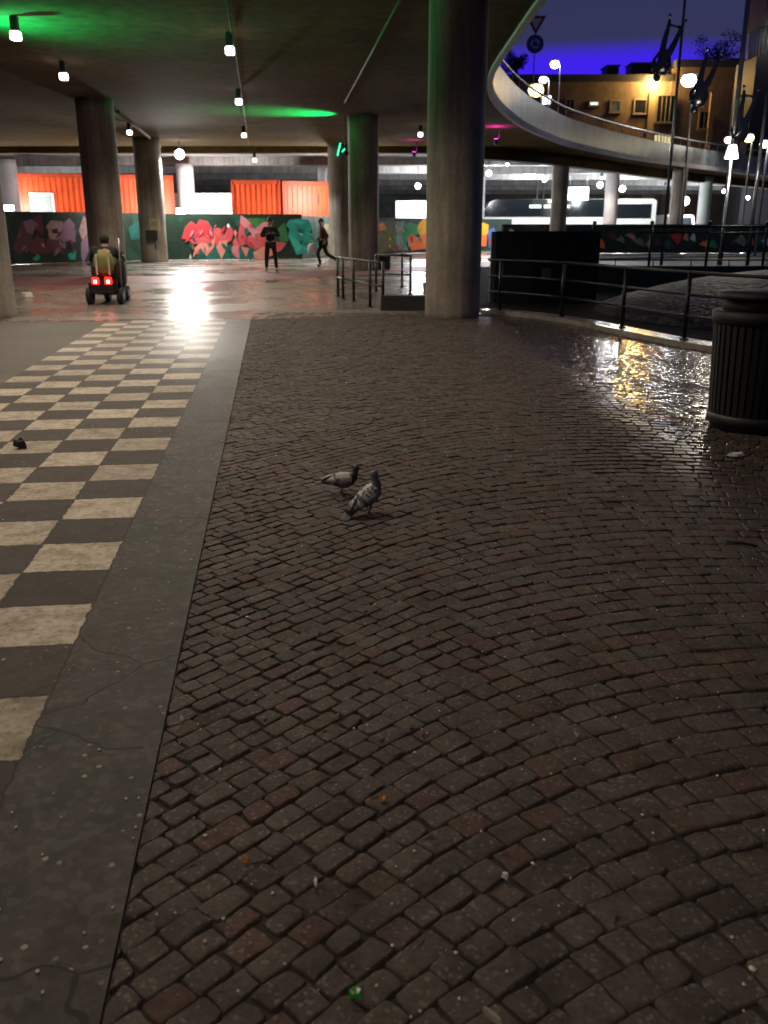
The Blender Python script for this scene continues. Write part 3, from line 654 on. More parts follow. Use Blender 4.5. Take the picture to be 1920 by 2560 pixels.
def blob(cx, cy, rx, ry, n=12, jag=0.0, rot=0.0):
    out = []
    for k in range(n):
        a = 2 * PI * k / n; j = 1 + (jag if k % 2 else -jag)
        x, y = rx * j * math.cos(a), ry * j * math.sin(a); out.append((cx + x * math.cos(rot) - y * math.sin(rot), cy + x * math.sin(rot) + y * math.cos(rot)))
    return out
def z3(x, y): return (400 + x * 0.3375, 320 + y * 0.3375)
def z2(x, y): return (x * 0.2893, 380 + y * 0.2893)
def z5(x, y): return (900 + x * 0.2411, 380 + y * 0.2411)
def zz(f, *p): return [f(x, y) for x, y in p]
WA, WB, WC = gp(-260, 672), gp(357, 651), gp(756, 648)
w1 = hoarding(WA, WB, 2.08, 'left dark green hoarding with maroon and lilac graffiti behind the scooter')
w2 = hoarding(WB, WC, 2.05, 'middle hoarding with large coral graffiti lettering and a teal face')
WD3, WE3 = gp(945, 636), gp(1225, 630)
w3 = hoarding(WC, WD3, 1.98, 'hoarding run hidden behind the two grey pillars')
w4 = hoarding(WD3, (8.3, 61.5, 0), 1.95, 'hoarding painted with orange, yellow and green shapes beside the thickest pillar')
w5 = hoarding((6.75, 53.5, 0), (36, 56.5, 0), 1.62, 'long far hoarding with small red and white tags below the coach')
maroon = paint((0.16, 0.025, 0.04), (0.10, 0.04, 0.06)); lilac = paint((0.30, 0.16, 0.24), (0.20, 0.12, 0.20)); skin_p = paint((0.45, 0.28, 0.27), (0.30, 0.17, 0.2)); dk = paint((0.012, 0.016, 0.016)); teal = paint((0.02, 0.26, 0.20), (0.03, 0.36, 0.29))
tdk0 = paint((0.012, 0.07, 0.06), (0.02, 0.10, 0.09))
graffiti(w1, [
    (maroon, zz(z2, (110, 830), (190, 590), (235, 640), (300, 560), (360, 540), (400, 700), (380, 860), (310, 890), (240, 850), (160, 885))),
    (lilac, zz(z2, (200, 600), (270, 580), (330, 620), (300, 720), (230, 690))),
    (maroon, zz(z2, (370, 880), (390, 760), (470, 740), (540, 790), (550, 880), (450, 850), (410, 890))),
    (skin_p, zz(z2, (400, 640), (440, 590), (540, 600), (560, 700), (500, 760), (410, 750))),
    (dk, zz(z2, (445, 670), (500, 660), (500, 700), (455, 705))),
    (lilac, zz(z2, (540, 620), (600, 570), (660, 640), (650, 780), (590, 760), (560, 840), (510, 800))),
    (skin_p, zz(z2, (680, 680), (720, 550), (755, 580), (745, 660), (790, 640), (740, 730), (715, 770))),
    (dk, zz(z2, (365, 560), (378, 550), (405, 780), (390, 880), (384, 760))),
    (lilac, zz(z2, (700, 780), (740, 740), (800, 650), (810, 760), (720, 960), (700, 900))),
    (teal, zz(z2, (280, 920), (330, 880), (350, 920), (310, 945))), (teal, zz(z2, (590, 880), (660, 850), (650, 930), (600, 930))),
    (tdk0, zz(z2, (1110, 650), (1200, 600), (1210, 750), (1130, 760)))])
red = paint((0.46, 0.018, 0.028), (0.52, 0.045, 0.055)); coral = paint((0.54, 0.055, 0.07), (0.56, 0.10, 0.11)); salm = paint((0.60, 0.19, 0.15), (0.62, 0.28, 0.22)); pink = paint((0.58, 0.15, 0.20), (0.6, 0.24, 0.27)); tlight = paint((0.04, 0.42, 0.33), (0.07, 0.5, 0.4)); tdk = paint((0.01, 0.12, 0.10)); offw = paint((0.7, 0.7, 0.66)); grn = paint((0.05, 0.20, 0.05), (0.03, 0.12, 0.04))
graffiti(w2, outline=(tdk, (grn, tdk, offw, teal, tlight)), polys=[
    (grn, zz(z3, (620, 668), (780, 668), (800, 740), (700, 800))), (grn, zz(z3, (860, 760), (920, 700), (960, 830), (900, 860))),
    (tdk, zz(z3, (260, 968), (300, 850), (700, 880), (720, 968))),
    (red, zz(z3, (160, 820), (190, 730), (230, 690), (270, 720), (290, 680), (350, 690), (385, 750), (370, 800), (330, 830), (230, 830))),
    (coral, zz(z3, (215, 830), (390, 790), (400, 740), (440, 740), (480, 790), (510, 715), (545, 770), (530, 830), (480, 860), (250, 860))),
    (salm, zz(z3, (245, 960), (255, 890), (300, 850), (360, 860), (410, 800), (400, 880), (345, 950), (300, 890))),
    (salm, zz(z3, (415, 880), (440, 840), (500, 830), (490, 900), (455, 970))),
    (coral, zz(z3, (540, 840), (580, 780), (600, 680), (640, 720), (640, 830), (590, 880), (545, 880))),
    (pink, zz(z3, (510, 880), (580, 870), (590, 965), (560, 960))),
    (pink, zz(z3, (592, 700), (600, 645), (660, 690), (700, 750), (760, 700), (800, 690), (790, 780), (720, 800), (650, 760))),
    (tdk, zz(z3, (622, 750), (645, 735), (665, 780), (630, 800))),
    (coral, zz(z3, (650, 800), (720, 780), (790, 780), (800, 880), (700, 900), (640, 860))),
    (salm, zz(z3, (640, 960), (600, 880), (660, 890))),
    (salm, zz(z3, (690, 920), (760, 880), (900, 880), (860, 930), (760, 975), (700, 970))),
    (coral, zz(z3, (860, 840), (935, 855), (900, 905), (860, 925))),
    (offw, zz(z3, (495, 720), (508, 705), (518, 735), (500, 740))), (offw, zz(z3, (215, 968), (225, 930), (235, 968))),
    # teal face
    (teal, zz(z3, (930, 720), (960, 680), (1030, 670), (1100, 680), (1130, 740), (1140, 840), (1150, 900), (1090, 925), (1010, 940), (985, 880), (950, 800), (960, 750))),
    (tlight, zz(z3, (960, 800), (1010, 830), (1060, 870), (1020, 930), (990, 880))),
    (tlight, zz(z3, (1050, 850), (1120, 860), (1130, 890), (1100, 915), (1060, 890))),
    (tdk, zz(z3, (1015, 735), (1060, 760), (1062, 785), (1025, 770))), (tdk, zz(z3, (1110, 760), (1130, 755), (1125, 780), (1112, 785))),
    (offw, zz(z3, (1030, 780), (1060, 785), (1050, 797))), (offw, zz(z3, (1110, 785), (1126, 780), (1118, 795))),
    (tlight, zz(z3, (985, 690), (1050, 680), (1090, 700), (1040, 720))),
    (teal, zz(z3, (1150, 880), (1165, 800), (1180, 680), (1215, 672), (1212, 760), (1190, 880)))])
def shards(wall, x0, x1, y0, y1, n, cols, lift, seed, size=(5, 16)):
    rr = random.Random(seed); t, loc = wall
    for i in range(n):
        cx, cy = rr.uniform(x0, x1), rr.uniform(y0, y1); a = rr.uniform(0.6, 2.4); L = rr.uniform(*size); w_ = L * rr.uniform(0.15, 0.4)
        pts = [(cx + L * math.cos(a), cy + L * math.sin(a)), (cx - w_ * math.sin(a), cy + w_ * math.cos(a)), (cx - L * math.cos(a) * 0.7, cy - L * math.sin(a) * 0.7), (cx + w_ * math.sin(a), cy - w_ * math.cos(a))]
        paint_poly(t, loc, rr.choice(cols), pts, lift + 0.0004 * i)
shards(w1, 45, 190, 562, 632, 26, [maroon, lilac, dk, dk, skin_p, maroon], 0.034, 3, (6, 17))
shards(w2, 465, 640, 560, 640, 34, [red, coral, salm, tdk, tdk, red, pink], 0.060, 5, (5, 15))
shards(w2, 728, 775, 560, 628, 9, [tdk, tlight, teal], 0.060, 6, (4, 9))
orange = paint((0.85, 0.16, 0.03), (0.8, 0.22, 0.07)); yel = paint((0.85, 0.45, 0.02), (0.8, 0.35, 0.03)); gg = paint((0.03, 0.30, 0.10), (0.02, 0.2, 0.08)); lb_ = paint((0.35, 0.45, 0.6), (0.3, 0.4, 0.55)); gy = paint((0.25, 0.32, 0.29), (0.14, 0.17, 0.14)); ol = paint((0.18, 0.15, 0.05), (0.09, 0.09, 0.05)); blu = paint((0.08, 0.20, 0.55))
graffiti(w3, [(ol, [(800, 560), (935, 556), (935, 625), (800, 640)]), (orange, [(905, 560), (930, 575), (920, 595)])])
graffiti(w4, [
    (ol, zz(z5, (195, 720), (400, 720), (380, 1020), (200, 1050))), (orange, zz(z5, (195, 740), (240, 730), (275, 790), (260, 820), (200, 810))),
    (gy, zz(z5, (370, 720), (470, 720), (440, 860), (500, 1020), (390, 1020), (370, 900))),
    (gg, zz(z5, (450, 760), (520, 725), (610, 760), (630, 820), (580, 860), (500, 890), (470, 980), (440, 900))),
    (yel, blob(1068, 572, 24, 26)), (orange, zz(z5, (490, 900), (530, 850), (600, 890), (690, 840), (760, 880), (740, 1000), (600, 1010), (540, 1025), (510, 960))),
    (lb_, zz(z5, (490, 900), (520, 960), (510, 990))), (blu, zz(z5, (605, 905), (640, 880), (610, 920))),
    (yel, [(1170, 575), (1200, 553), (1222, 562), (1220, 585), (1200, 595), (1172, 592)]), (orange, [(1150, 590), (1218, 588), (1216, 615), (1150, 622)]),
    (blu, [(1220, 575), (1235, 568), (1245, 605), (1222, 620)]), (red, [(1222, 598), (1240, 594), (1244, 606), (1224, 610)])])
shards(w4, 960, 1060, 565, 625, 18, [orange, gg, ol, lb_, yel, red], 0.034, 8, (5, 14))
tags = []
for i in range(30):
    px = 1255 + i * 23 + random.uniform(-5, 5); c = random.choice([red, orange, gy, offw, gg, tdk, salm, maroon])
    tags.append((c, blob(px, random.uniform(578, 612), random.uniform(6, 17), random.uniform(6, 15), 7, 0.25, random.random())))
graffiti(w5, tags)

# ------------------------------------------------------------------ orange site cabins
M_OR = mat('orange cabin paint', (0.80, 0.115, 0.03), 0.45, 0.12, 2.0, bmp=0.05)
M_OR2 = mat('dark orange rib', (0.55, 0.07, 0.02), 0.5, 0.15, 3.0)
def cabin(A, B, depth, z0, z1, label, name='site_cabin', window=None, door=False):
    A, B = Vector(A), Vector(B); d = B - A; L = d.length; a = math.atan2(d.y, d.x); t = thing(name, label, 'container', A, a, 'orange site cabins behind the hoarding')
    H = z1 - z0; body = MB().box((L / 2, depth / 2, z0 + H / 2), (L - 0.12, depth - 0.12, H - 0.1))
    n = int(L / 0.28)
    for i in range(n): body.box((0.2 + (L - 0.4) * (i + 0.5) / n, 0.035, z0 + H / 2), (0.13, 0.05, H - 0.34))
    nd = int(depth / 0.28)
    for i in range(nd):
        for xx in (0.035, L - 0.035): body.box((xx, 0.2 + (depth - 0.4) * (i + 0.5) / nd, z0 + H / 2), (0.05, 0.13, H - 0.34))
    body.build('wall', M_OR, t)
    fr = MB()
    for x in (0.07, L - 0.07):
        for y in (0.06, depth - 0.06): fr.box((x, y, z0 + H / 2), (0.15, 0.15, H), bev=0.01)
    fr.box((L / 2, 0.05, z1 - 0.08), (L - 0.16, 0.13, 0.16)); fr.box((L / 2, 0.05, z0 + 0.08), (L - 0.16, 0.13, 0.16)); fr.box((0.05, depth / 2, z1 - 0.08), (0.13, depth - 0.3, 0.155)); fr.box((L - 0.05, depth / 2, z1 - 0.08), (0.13, depth - 0.3, 0.155))
    fr.build('frame', M_OR2, t)
    MB().box((L / 2, depth / 2, z1 + 0.02), (L - 0.02, depth - 0.02, 0.04)).build('roof', M_OR2, t)
    sk = MB()
    for x in (0.4, L / 2, L - 0.4):
        for y in (0.3, depth - 0.3): sk.box((x, y, z0 / 2), (0.4, 0.4, z0))
    sk.build('support', M_GREYDECK, t)
    if window:
        x0, x1, wz0, wz1 = window; wf = MB()
        for (cx, cz, sx_, sz_) in (((x0 + x1) / 2, wz0, x1 - x0 + 0.1, 0.1), ((x0 + x1) / 2, wz1, x1 - x0 + 0.1, 0.1), (x0, (wz0 + wz1) / 2, 0.1, wz1 - wz0 - 0.1), (x1, (wz0 + wz1) / 2, 0.1, wz1 - wz0 - 0.1)): wf.box((cx, -0.02, cz), (sx_, 0.08, sz_))
        f = wf.build('window', M_WHITE, t); MB().box(((x0 + x1) / 2, -0.005, (wz0 + wz1) / 2), (x1 - x0 - 0.1, 0.03, wz1 - wz0 - 0.1)).build('pane', mat('pale blind', (0.42, 0.48, 0.48), 0.3, 0.1), f)
    return t
def top_z(px, py, Y): return at(px, py, Y).z
a = at(57, 560, 47.5); b = at(440, 560, 50.0)
x0 = (at(83, 560, 47.6) - a).length; x1 = (at(136, 560, 47.6) - a).length
cabin((a.x, 47.5, 0), (b.x, 50.0, 0), 2.6, 1.35, 4.0, 'long orange site cabin with a pale window behind the left hoarding', window=(x0, x1, 1.9, top_z(110, 484, 47.6)))
a = at(582, 560, 49.0); b = at(703, 560, 49.0)
cabin((a.x, 49, 0), (b.x, 49, 0), 6.0, 1.35, top_z(640, 452, 49), 'orange container with plain end doors left of the pale gap')
a = at(709, 560, 49.0); b = at(860, 560, 50.2)
c2 = cabin((a.x, 49, 0), (b.x, 50.2, 0), 6.0, 1.35, top_z(760, 454, 49), 'orange ribbed container glowing white at its right end')
MB().box((1.92, -0.02, 2.85), (0.05, 0.04, 0.5)).build('door_handle', M_DARK, c2)
# bright work lamp behind the hoarding
def work_lamp(px, py, Y, power, label, aim):
    p = at(px, py, Y); t = thing('work_lamp', label, 'lamp', (p.x, p.y, 0))
    MB().cyl((0, 0, 0), (0, 0, p.z - 0.1), 0.03, n=8).build('mast', M_STEEL, t)
    lg = MB()
    for k in range(3):
        a_ = 2 * PI * k / 3; lg.cyl((0, 0, 0.6), (0.5 * math.cos(a_), 0.5 * math.sin(a_), 0.02), 0.02, n=6)
    lg.build('tripod', M_STEEL, t)
    MB().box((0, 0.06, p.z), (0.5, 0.1, 0.3), bev=0.02).build('housing', M_DARK, t)
    MB().box((0, -0.01, p.z), (0.44, 0.03, 0.25)).build('lens', emis('work lens', (1, 0.98, 0.92), 30), t)
    light(lamp_data('work_light', 'POINT', power, (1.0, 0.97, 0.90), 0.15), t, aim(p)); return t
work_lamp(848, 492, 47.2, 900, 'work lamp on a mast lighting the right orange container', lambda p: (-0.3, -0.35, p.z))
work_lamp(515, 520, 53.0, 1500, 'work lamp on a mast in the pale gap between the containers', lambda p: (0, 0.4, p.z))
work_lamp(452, 528, 47.4, 900, 'work lamp on a mast lighting the end of the long orange cabin', lambda p: (-0.5, -0.5, p.z))
work_lamp(20, 520, 45.5, 420, 'work lamp on a mast at the far left behind the hoarding', lambda p: (0.3, 0.4, p.z))
# pale site tarpaulin wall in the gap
tp = thing('site_screen', 'white sheeted site screen in the gap between the orange containers', 'screen', (at(420, 560, 56).x, 57.2, 0))
W_ = at(580, 560, 57).x - at(420, 560, 57).x
MB().box((W_ / 2 + 0.4, 0, 1.7), (W_ + 1.8, 0.06, 3.4)).build('sheet', M_WHITE, tp); MB().box((W_ / 2 + 0.4, 0.1, 3.3), (W_ + 1.8, 0.08, 0.08)).build('rail', M_STEEL, tp)
tp = thing('site_screen', 'white sheeted screen at the far left behind the lilac column', 'screen', (at(-260, 560, 58).x, 58, 0))
MB().box((4.2, 0, 1.5), (8.4, 0.06, 3.0)).build('sheet', M_WHITE, tp); MB().box((4.2, 0.1, 2.9), (8.4, 0.08, 0.08)).build('rail', M_STEEL, tp)
tp = thing('site_screen', 'white sheeted screen beside the green graffiti, left of the thickest pillar', 'screen', (at(1000, 560, 66).x, 66.0, 0))
MB().box((1.5, 0, 1.6), (3.6, 0.06, 3.2)).build('sheet', M_WHITE, tp); MB().box((1.5, 0.1, 3.1), (3.6, 0.08, 0.08)).build('rail', M_STEEL, tp)
work_lamp(1075, 505, 62.5, 700, 'work lamp on a mast behind the painted orange and yellow hoarding', lambda p: (0, -0.3, p.z))

q = at(1445, 484, 68); hs = thing('hanging_sign', 'blank white square sign hanging over the front half of the coach', 'sign', (q.x, 68, q.z))
MB().box((0, 0, 0), (1.5, 0.12, 0.9), bev=0.02).build('panel', emis('backlit sign', (0.85, 0.95, 0.92), 0.7), hs)
for s_ in (-1, 1): MB().cyl((s_ * 0.6, 0, 0.46), (s_ * 0.6, 0, 5.4 - q.z), 0.02, n=6).build('hanger', M_STEEL, hs)
# ------------------------------------------------------------------ coach and van
def coach():
    Y = 76; x0 = at(1200, 540, Y).x; x1 = at(1640, 540, Y).x; L = x1 - x0
    t = thing('coach', 'white touring coach with dark tinted windows parked behind the far hoarding', 'coach', (x0, Y, 0))
    prof = [(0.0, 0.45), (0.0, 1.6), (0.25, 2.6), (0.75, 3.35), (1.3, 3.55), (L - 0.3, 3.62), (L - 0.02, 3.45), (L, 0.6), (L - 0.1, 0.42)]
    b = MB(); n = len(prof); A = [(x, 0, z) for x, z in prof]; B = [(x, 2.5, z) for x, z in prof]
    b.add(A + B, [tuple(range(n))[::-1], tuple(range(n, 2 * n))] + [(k, (k + 1) % n, n + (k + 1) % n, n + k) for k in range(n)]); b.build('body', M_WHITE, t)
    tp = [(0.36, 2.22), (L - 4.0, 2.22), (L - 4.0, 3.575), (1.34, 3.552), (0.78, 3.34), (0.30, 2.6)]; k_ = len(tp); tb = MB()
    tb.add([(x, -0.025, z) for x, z in tp] + [(x, 0.02, z) for x, z in tp], [tuple(range(k_))[::-1], tuple(range(k_, 2 * k_))] + [(q, (q + 1) % k_, k_ + (q + 1) % k_, k_ + q) for q in range(k_)]); tb.build('tinted_side', M_GLASS, t)
    xs = [0.75] + [1.9 + i * (L - 6.5) / 6 for i in range(7)]
    for i in range(len(xs) - 1): MB().box(((xs[i] + xs[i + 1]) / 2, -0.029, 2.72), (xs[i + 1] - xs[i] - 0.09, 0.012, 1.0)).build('window', M_GLASS, t)
    MB().box((L - 1.85, -0.012, 2.66), (2.9, 0.03, 1.1)).build('window', M_GLASS, t)
    MB().box((L - 3.75, -0.04, 2.78), (0.5, 0.03, 1.3), rot=Matrix.Rotation(0.12, 3, 'Y')).build('white_pillar', M_WHITE, t)
    for x in (2.4, L - 3.2, L - 1.9):
        wv = MB(); wv.cyl((x, -0.03, 0.5), (x, 0.28, 0.5), 0.5, n=24); wo = wv.build('wheel', M_RUB, t); MB().cyl((x, -0.05, 0.5), (x, -0.031, 0.5), 0.28, n=16).build('rim', M_STEEL, wo)
    MB().box((L - 0.9, -0.03, 3.4), (0.75, 0.03, 0.2)).build('marker_light', emis('red marker', (1, 0.06, 0.08), 1.6), t)
    for k in range(3): MB().box((4.4 + k * 1.15, -0.045, 3.02), (0.95, 0.01, 0.26)).build('saloon_light', emis('green saloon light', (0.25, 0.9, 0.2), 0.35), t)
    mp = MB(); mp.tube([(0.1, -0.02, 2.9), (-0.25, -0.25, 2.9), (-0.3, -0.3, 2.4)], 0.03); mp.box((-0.3, -0.3, 2.2), (0.1, 0.25, 0.45), bev=0.02); mp.build('mirror', M_DARK, t)
    MB().box((L / 2, -0.008, 1.55), (L - 1, 0.02, 0.06)).build('trim_strip', M_STEEL, t)
coach()
LK = lamp_data('bay_fill', 'POINT', 900, (0.95, 0.97, 1.0), 0.2)  # added lamps to brighten the rear deck above the coach
def added_bay_lamp(x, y, label):
    t = thing('added_bay_lamp', label, 'lamp', (x, y, 5.4), 0, 'added bay lamps above the coach'); MB().box((0, 0, -0.1), (0.9, 0.2, 0.12), bev=0.02).build('housing', M_DARK, t); MB().box((0, 0, -0.175), (0.84, 0.15, 0.025)).build('lens', M_LENSW, t); light(LK, t, (0, 0, -0.35))
added_bay_lamp(11, 72.5, 'added flat bay lamp over the front half of the coach'); added_bay_lamp(18.5, 72.5, 'added flat bay lamp over the rear half of the coach')
def van():
    Y = 84; p = at(1712, 560, Y); t = thing('van', 'white van with dark windscreen facing us right of the coach', 'van', (p.x, Y, 0))
    b = MB(); prof = [(0, 0.35), (0, 1.1), (0.5, 1.3), (1.2, 2.35), (1.6, 2.5), (5.2, 2.5), (5.3, 0.35)]; n = len(prof); w_ = 1.15
    A = [(-w_, y, z) for y, z in prof]; B = [(w_, y, z) for y, z in prof]
    b.add(A + B, [tuple(range(n))[::-1], tuple(range(n, 2 * n))] + [(k, (k + 1) % n, n + (k + 1) % n, n + k) for k in range(n)]); b.build('body', M_WHITE, t)
    ws = MB(); ws.add([(-0.95, 0.53, 1.36), (0.95, 0.53, 1.36), (0.85, 1.12, 2.26), (-0.85, 1.12, 2.26)], [(0, 1, 2, 3)]); o = ws.build('windscreen', M_GLASS, t); o.location = (0, -0.03, 0.01)
    for s in (-1, 1):
        MB().box((s * 0.85, -0.02, 0.85), (0.35, 0.05, 0.22), bev=0.02).build('headlight', M_LENSW if s < 0 else M_WHITE, t)
        for y in (0.9, 4.3): MB().cyl((s * 1.0, y, 0.35), (s * 1.17, y, 0.35), 0.35, n=16).build('wheel', M_RUB, t)
van()

# ------------------------------------------------------------------ railings, stairwell, black panel, bin, mound
def railing(pts, h, levels, label, name='railing', r=0.019, posts=None, base=0.0):
    t = thing(name, label, 'railing', (pts[0][0], pts[0][1], base)); o = Vector((pts[0][0], pts[0][1], 0))
    path = [Vector((p[0], p[1], 0)) - o for p in pts]
    for i, f in enumerate(levels): MB().tube([p + Vector((0, 0, h * f)) for p in path], r if f < 0.99 else r * 1.25, 8).build('handrail' if f >= 0.99 else 'rail', M_BLACK, t)
    for p in (posts or pts):
        q = Vector((p[0], p[1], 0)) - o; b = MB(); b.cyl(q, q + Vector((0, 0, h + 0.02)), r * 1.5, n=10); b.cyl(q, q + Vector((0, 0, 0.02)), r * 3, n=10); b.build('post', M_BLACK, t)
    return t
kmid = [(inn[i] + out[i]) / 2 + (out[i] - inn[i]) * 0.0 for i in range(len(inn))]
sel = [2, 9, 17, 25, 33, 41, 49]
railing([(p.x, p.y) for p in kmid], 0.86, (1.0, 0.68, 0.36), 'curved black railing on the pale kerb beside the litter bin', base=0.07, posts=[(kmid[i].x, kmid[i].y) for i in sel])
lr = [(-1.03, 20.7), (-0.88, 19.9), (-0.63, 19.2), (-0.27, 17.95), (-0.02, 17.35)]
railing(lr, 0.86, (1.0, 0.5), 'thin black railing left of the stairwell in front of the tall pillar', r=0.02)
railing([(-0.19, 22.2), (0.61, 21.4), (0.47, 24.2)], 0.86, (1.0, 0.5), 'short black railing behind the stairwell, left of the thickest pillar', r=0.02)
sw = thing('stairwell_wall', 'low black wall of a stairwell against the thickest pillar', 'wall', (0, 0, 0))
MB().prism([(-0.06, 17.15), (1.2, 17.15), (1.2, 17.4), (-0.06, 17.4)], 0.0, 0.27).build('front_wall', M_DARK, sw)
MB().prism([(0.9, 17.404), (1.2, 17.404), (1.2, 21.2), (0.9, 21.2)], 0.0, 0.27).build('side_wall', M_DARK, sw)
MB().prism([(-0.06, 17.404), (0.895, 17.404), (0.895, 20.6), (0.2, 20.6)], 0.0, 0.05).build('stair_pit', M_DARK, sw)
bxp = gp(960, 674); bx = thing('equipment_box', 'small black box on the ground beside the tall pillar', 'box', (bxp.x, bxp.y, 0))
MB().box((0, 0, 0.22), (0.45, 0.4, 0.42), bev=0.02).build('box_body', M_DARK, bx); MB().box((0, 0, 0.45), (0.48, 0.43, 0.05), bev=0.01).build('lid', M_DARK, bx)
# black panel wall
x0, x1 = at(1240, 640, 19).x, at(1497, 640, 19).x
bp = thing('panel_wall', 'wide matt black panel standing behind the curved railing', 'panel', (x0, 19, 0))
MB().box(((x1 - x0) / 2, 0, 0.71), (x1 - x0, 0.12, 1.40), bev=0.012).build('board', mat('matt black panel', (0.008, 0.008, 0.009), 0.8, 0.3, 5), bp)
MB().box((-0.06, -0.02, 0.7), (0.1, 0.14, 1.4), bev=0.008).build('edge_post', mat('grey post', (0.05, 0.05, 0.05), 0.6), bp)
px_ = at(1366, 682, 18.93); MB().box((px_.x - x0, -0.066, px_.z), (0.2, 0.01, 0.2)).build('sticker', mat('grey sticker', (0.12, 0.12, 0.12), 0.5), bp)
# low black wall with ornamental fence behind the mound
fw = thing('fence', 'black ornamental fence on a low dark wall behind the mound', 'fence', (4.9, 22.2, 0))
MB().box((5.5, 0, 0.3), (11.0, 0.3, 0.62), bev=0.01).build('base_wall', M_DARK, fw)
for z, rr in ((1.50, 0.028), (1.36, 0.018), (0.74, 0.018)): MB().tube([(0, 0, z), (5, -0.05, z), (11, -0.1, z)], rr, 8).build('rail', M_BLACK, fw)
for i in range(9):
    x = 0.05 + i * 1.35; b = MB(); b.cyl((x, -0.006 * x, 0.6), (x, -0.006 * x, 1.54), 0.034, n=8); b.ell((x, -0.006 * x, 1.58), (0.05, 0.05, 0.05)); b.build('post', M_BLACK, fw)
for i in range(62):
    x = 0.15 + i * 0.175
    if i % 2 == 0: continue
    b = MB(); b.tube([(x + 0.055 * math.cos(k * PI / 4), -0.006 * x, 1.43 + 0.055 * math.sin(k * PI / 4)) for k in range(9)], 0.009, 5); b.build('ornament', M_BLACK, fw)
for i in range(12):
    x = 0.6 + i * 0.9
    MB().cyl((x, -0.006 * x, 0.6), (x, -0.006 * x, 0.74), 0.014, n=6).build('foot', M_BLACK, fw)
# mound of small dark stones
def mound():
    m, nt, b = nodes('mound cobbles'); p = pos(nt)
    vo = N(nt, 'ShaderNodeTexVoronoi'); vo.inputs['Scale'].default_value = 9; nt.links.new(p, vo.inputs['Vector'])
    sc = N(nt, 'ShaderNodeSeparateColor'); nt.links.new(vo.outputs['Color'], sc.inputs[0])
    nt.links.new(ramp(nt, sc.outputs[0], [(0.0, (0.018, 0.018, 0.018)), (1.0, (0.065, 0.063, 0.061))]), b.inputs['Base Color'])
    b.inputs['Roughness'].default_value = 0.6; b.inputs['Specular IOR Level'].default_value = 0.2; h = math_(nt, 'SUBTRACT', 1.0, vo.outputs['Distance']); bump(nt, b, h, 0.9, 0.04)
    B = MB(); nr, na = 20, 72; vs = [(0, 0, 0.8)]; fs = []
    for i in range(1, nr + 1):
        r = i / nr
        for k in range(na):
            a = 2 * PI * k / na; vs.append((4.6 * r * math.cos(a), 4.4 * r * math.sin(a), 0.8 * max(0, 1 - r * r) ** 0.85 - (0.05 if i == nr else 0)))
    for k in range(na): fs.append((0, 1 + k, 1 + (k + 1) % na))
    for i in range(nr - 1):
        for k in range(na): fs.append((1 + i * na + k, 1 + (i + 1) * na + k, 1 + (i + 1) * na + (k + 1) % na, 1 + i * na + (k + 1) % na))
    B.add(vs, fs, True); o = B.build('stone_mound', m); o.location = (8.4, 16.6, 0); tag(o, 'rounded dark stone mound inside the curved railing', 'mound')
mound()
tag(MB().add([(KS[0].x, KS[0].y + 0.02, 0.012)] + [(p.x, p.y, 0.012) for p in out] + [(16, 8.1, 0.012), (20, 38, 0.012), (3.4, 36, 0.012), (1.75, 24, 0.012)], [tuple(range(len(out) + 5))]).build('dark_ground', mat('near black ground', (0.008, 0.0075, 0.007), 0.9, 0.4, 3, spec=0.05)), kind='structure')  # near-black sheet laid over the ground from the kerb past the mound

# litter bin
def bin_():
    c = gp(1912, 1092); t = thing('litter_bin', 'large dark ribbed litter bin at the right edge in front of the railing', 'bin', (c.x + 0.02, c.y + 0.34, 0))
    MB().lathe((0, 0, 0), [(0.30, 0.0), (0.31, 0.05), (0.33, 0.06), (0.335, 0.12), (0.31, 0.13)], 36).build('base_ring', M_DARK, t)
    sl = MB(); n = 40
    for k in range(n):
        a = 2 * PI * k / n; ca, sa = math.cos(a), math.sin(a)
        p0 = Vector((0.315 * ca, 0.315 * sa, 0.10)); p1 = Vector((0.345 * ca, 0.345 * sa, 0.80)); tn = Vector((-sa, ca, 0)) * 0.018; rd = Vector((ca, sa, 0)) * 0.008
        sl.add([p0 - tn - rd, p0 + tn - rd, p0 + tn + rd, p0 - tn + rd, p1 - tn - rd, p1 + tn - rd, p1 + tn + rd, p1 - tn + rd], [(0, 3, 2, 1), (4, 5, 6, 7), (0, 1, 5, 4), (1, 2, 6, 5), (2, 3, 7, 6), (3, 0, 4, 7)])
    sl.build('slats', mat('dark bin paint', (0.002, 0.002, 0.0022), 0.65, 0.3, 20), t)
    MB().lathe((0, 0, 0), [(0.29, 0.08), (0.32, 0.82)], 36).build('liner', M_RUB, t)
    MB().lathe((0, 0, 0), [(0.345, 0.80), (0.365, 0.81), (0.37, 0.89), (0.35, 0.90)], 36).build('rim', mat('dark bin paint', (0.002, 0.002, 0.0022), 0.65), t)
    MB().lathe((0, 0, 0), [(0.30, 0.90), (0.29, 1.0)], 36).build('throat', M_RUB, t)
    MB().lathe((0, 0, 0), [(0.335, 0.985), (0.35, 1.0), (0.34, 1.03), (0.20, 1.045), (0.02, 1.05)], 36).build('lid', mat('dark bin paint', (0.002, 0.002, 0.0022), 0.65), t)
bin_()

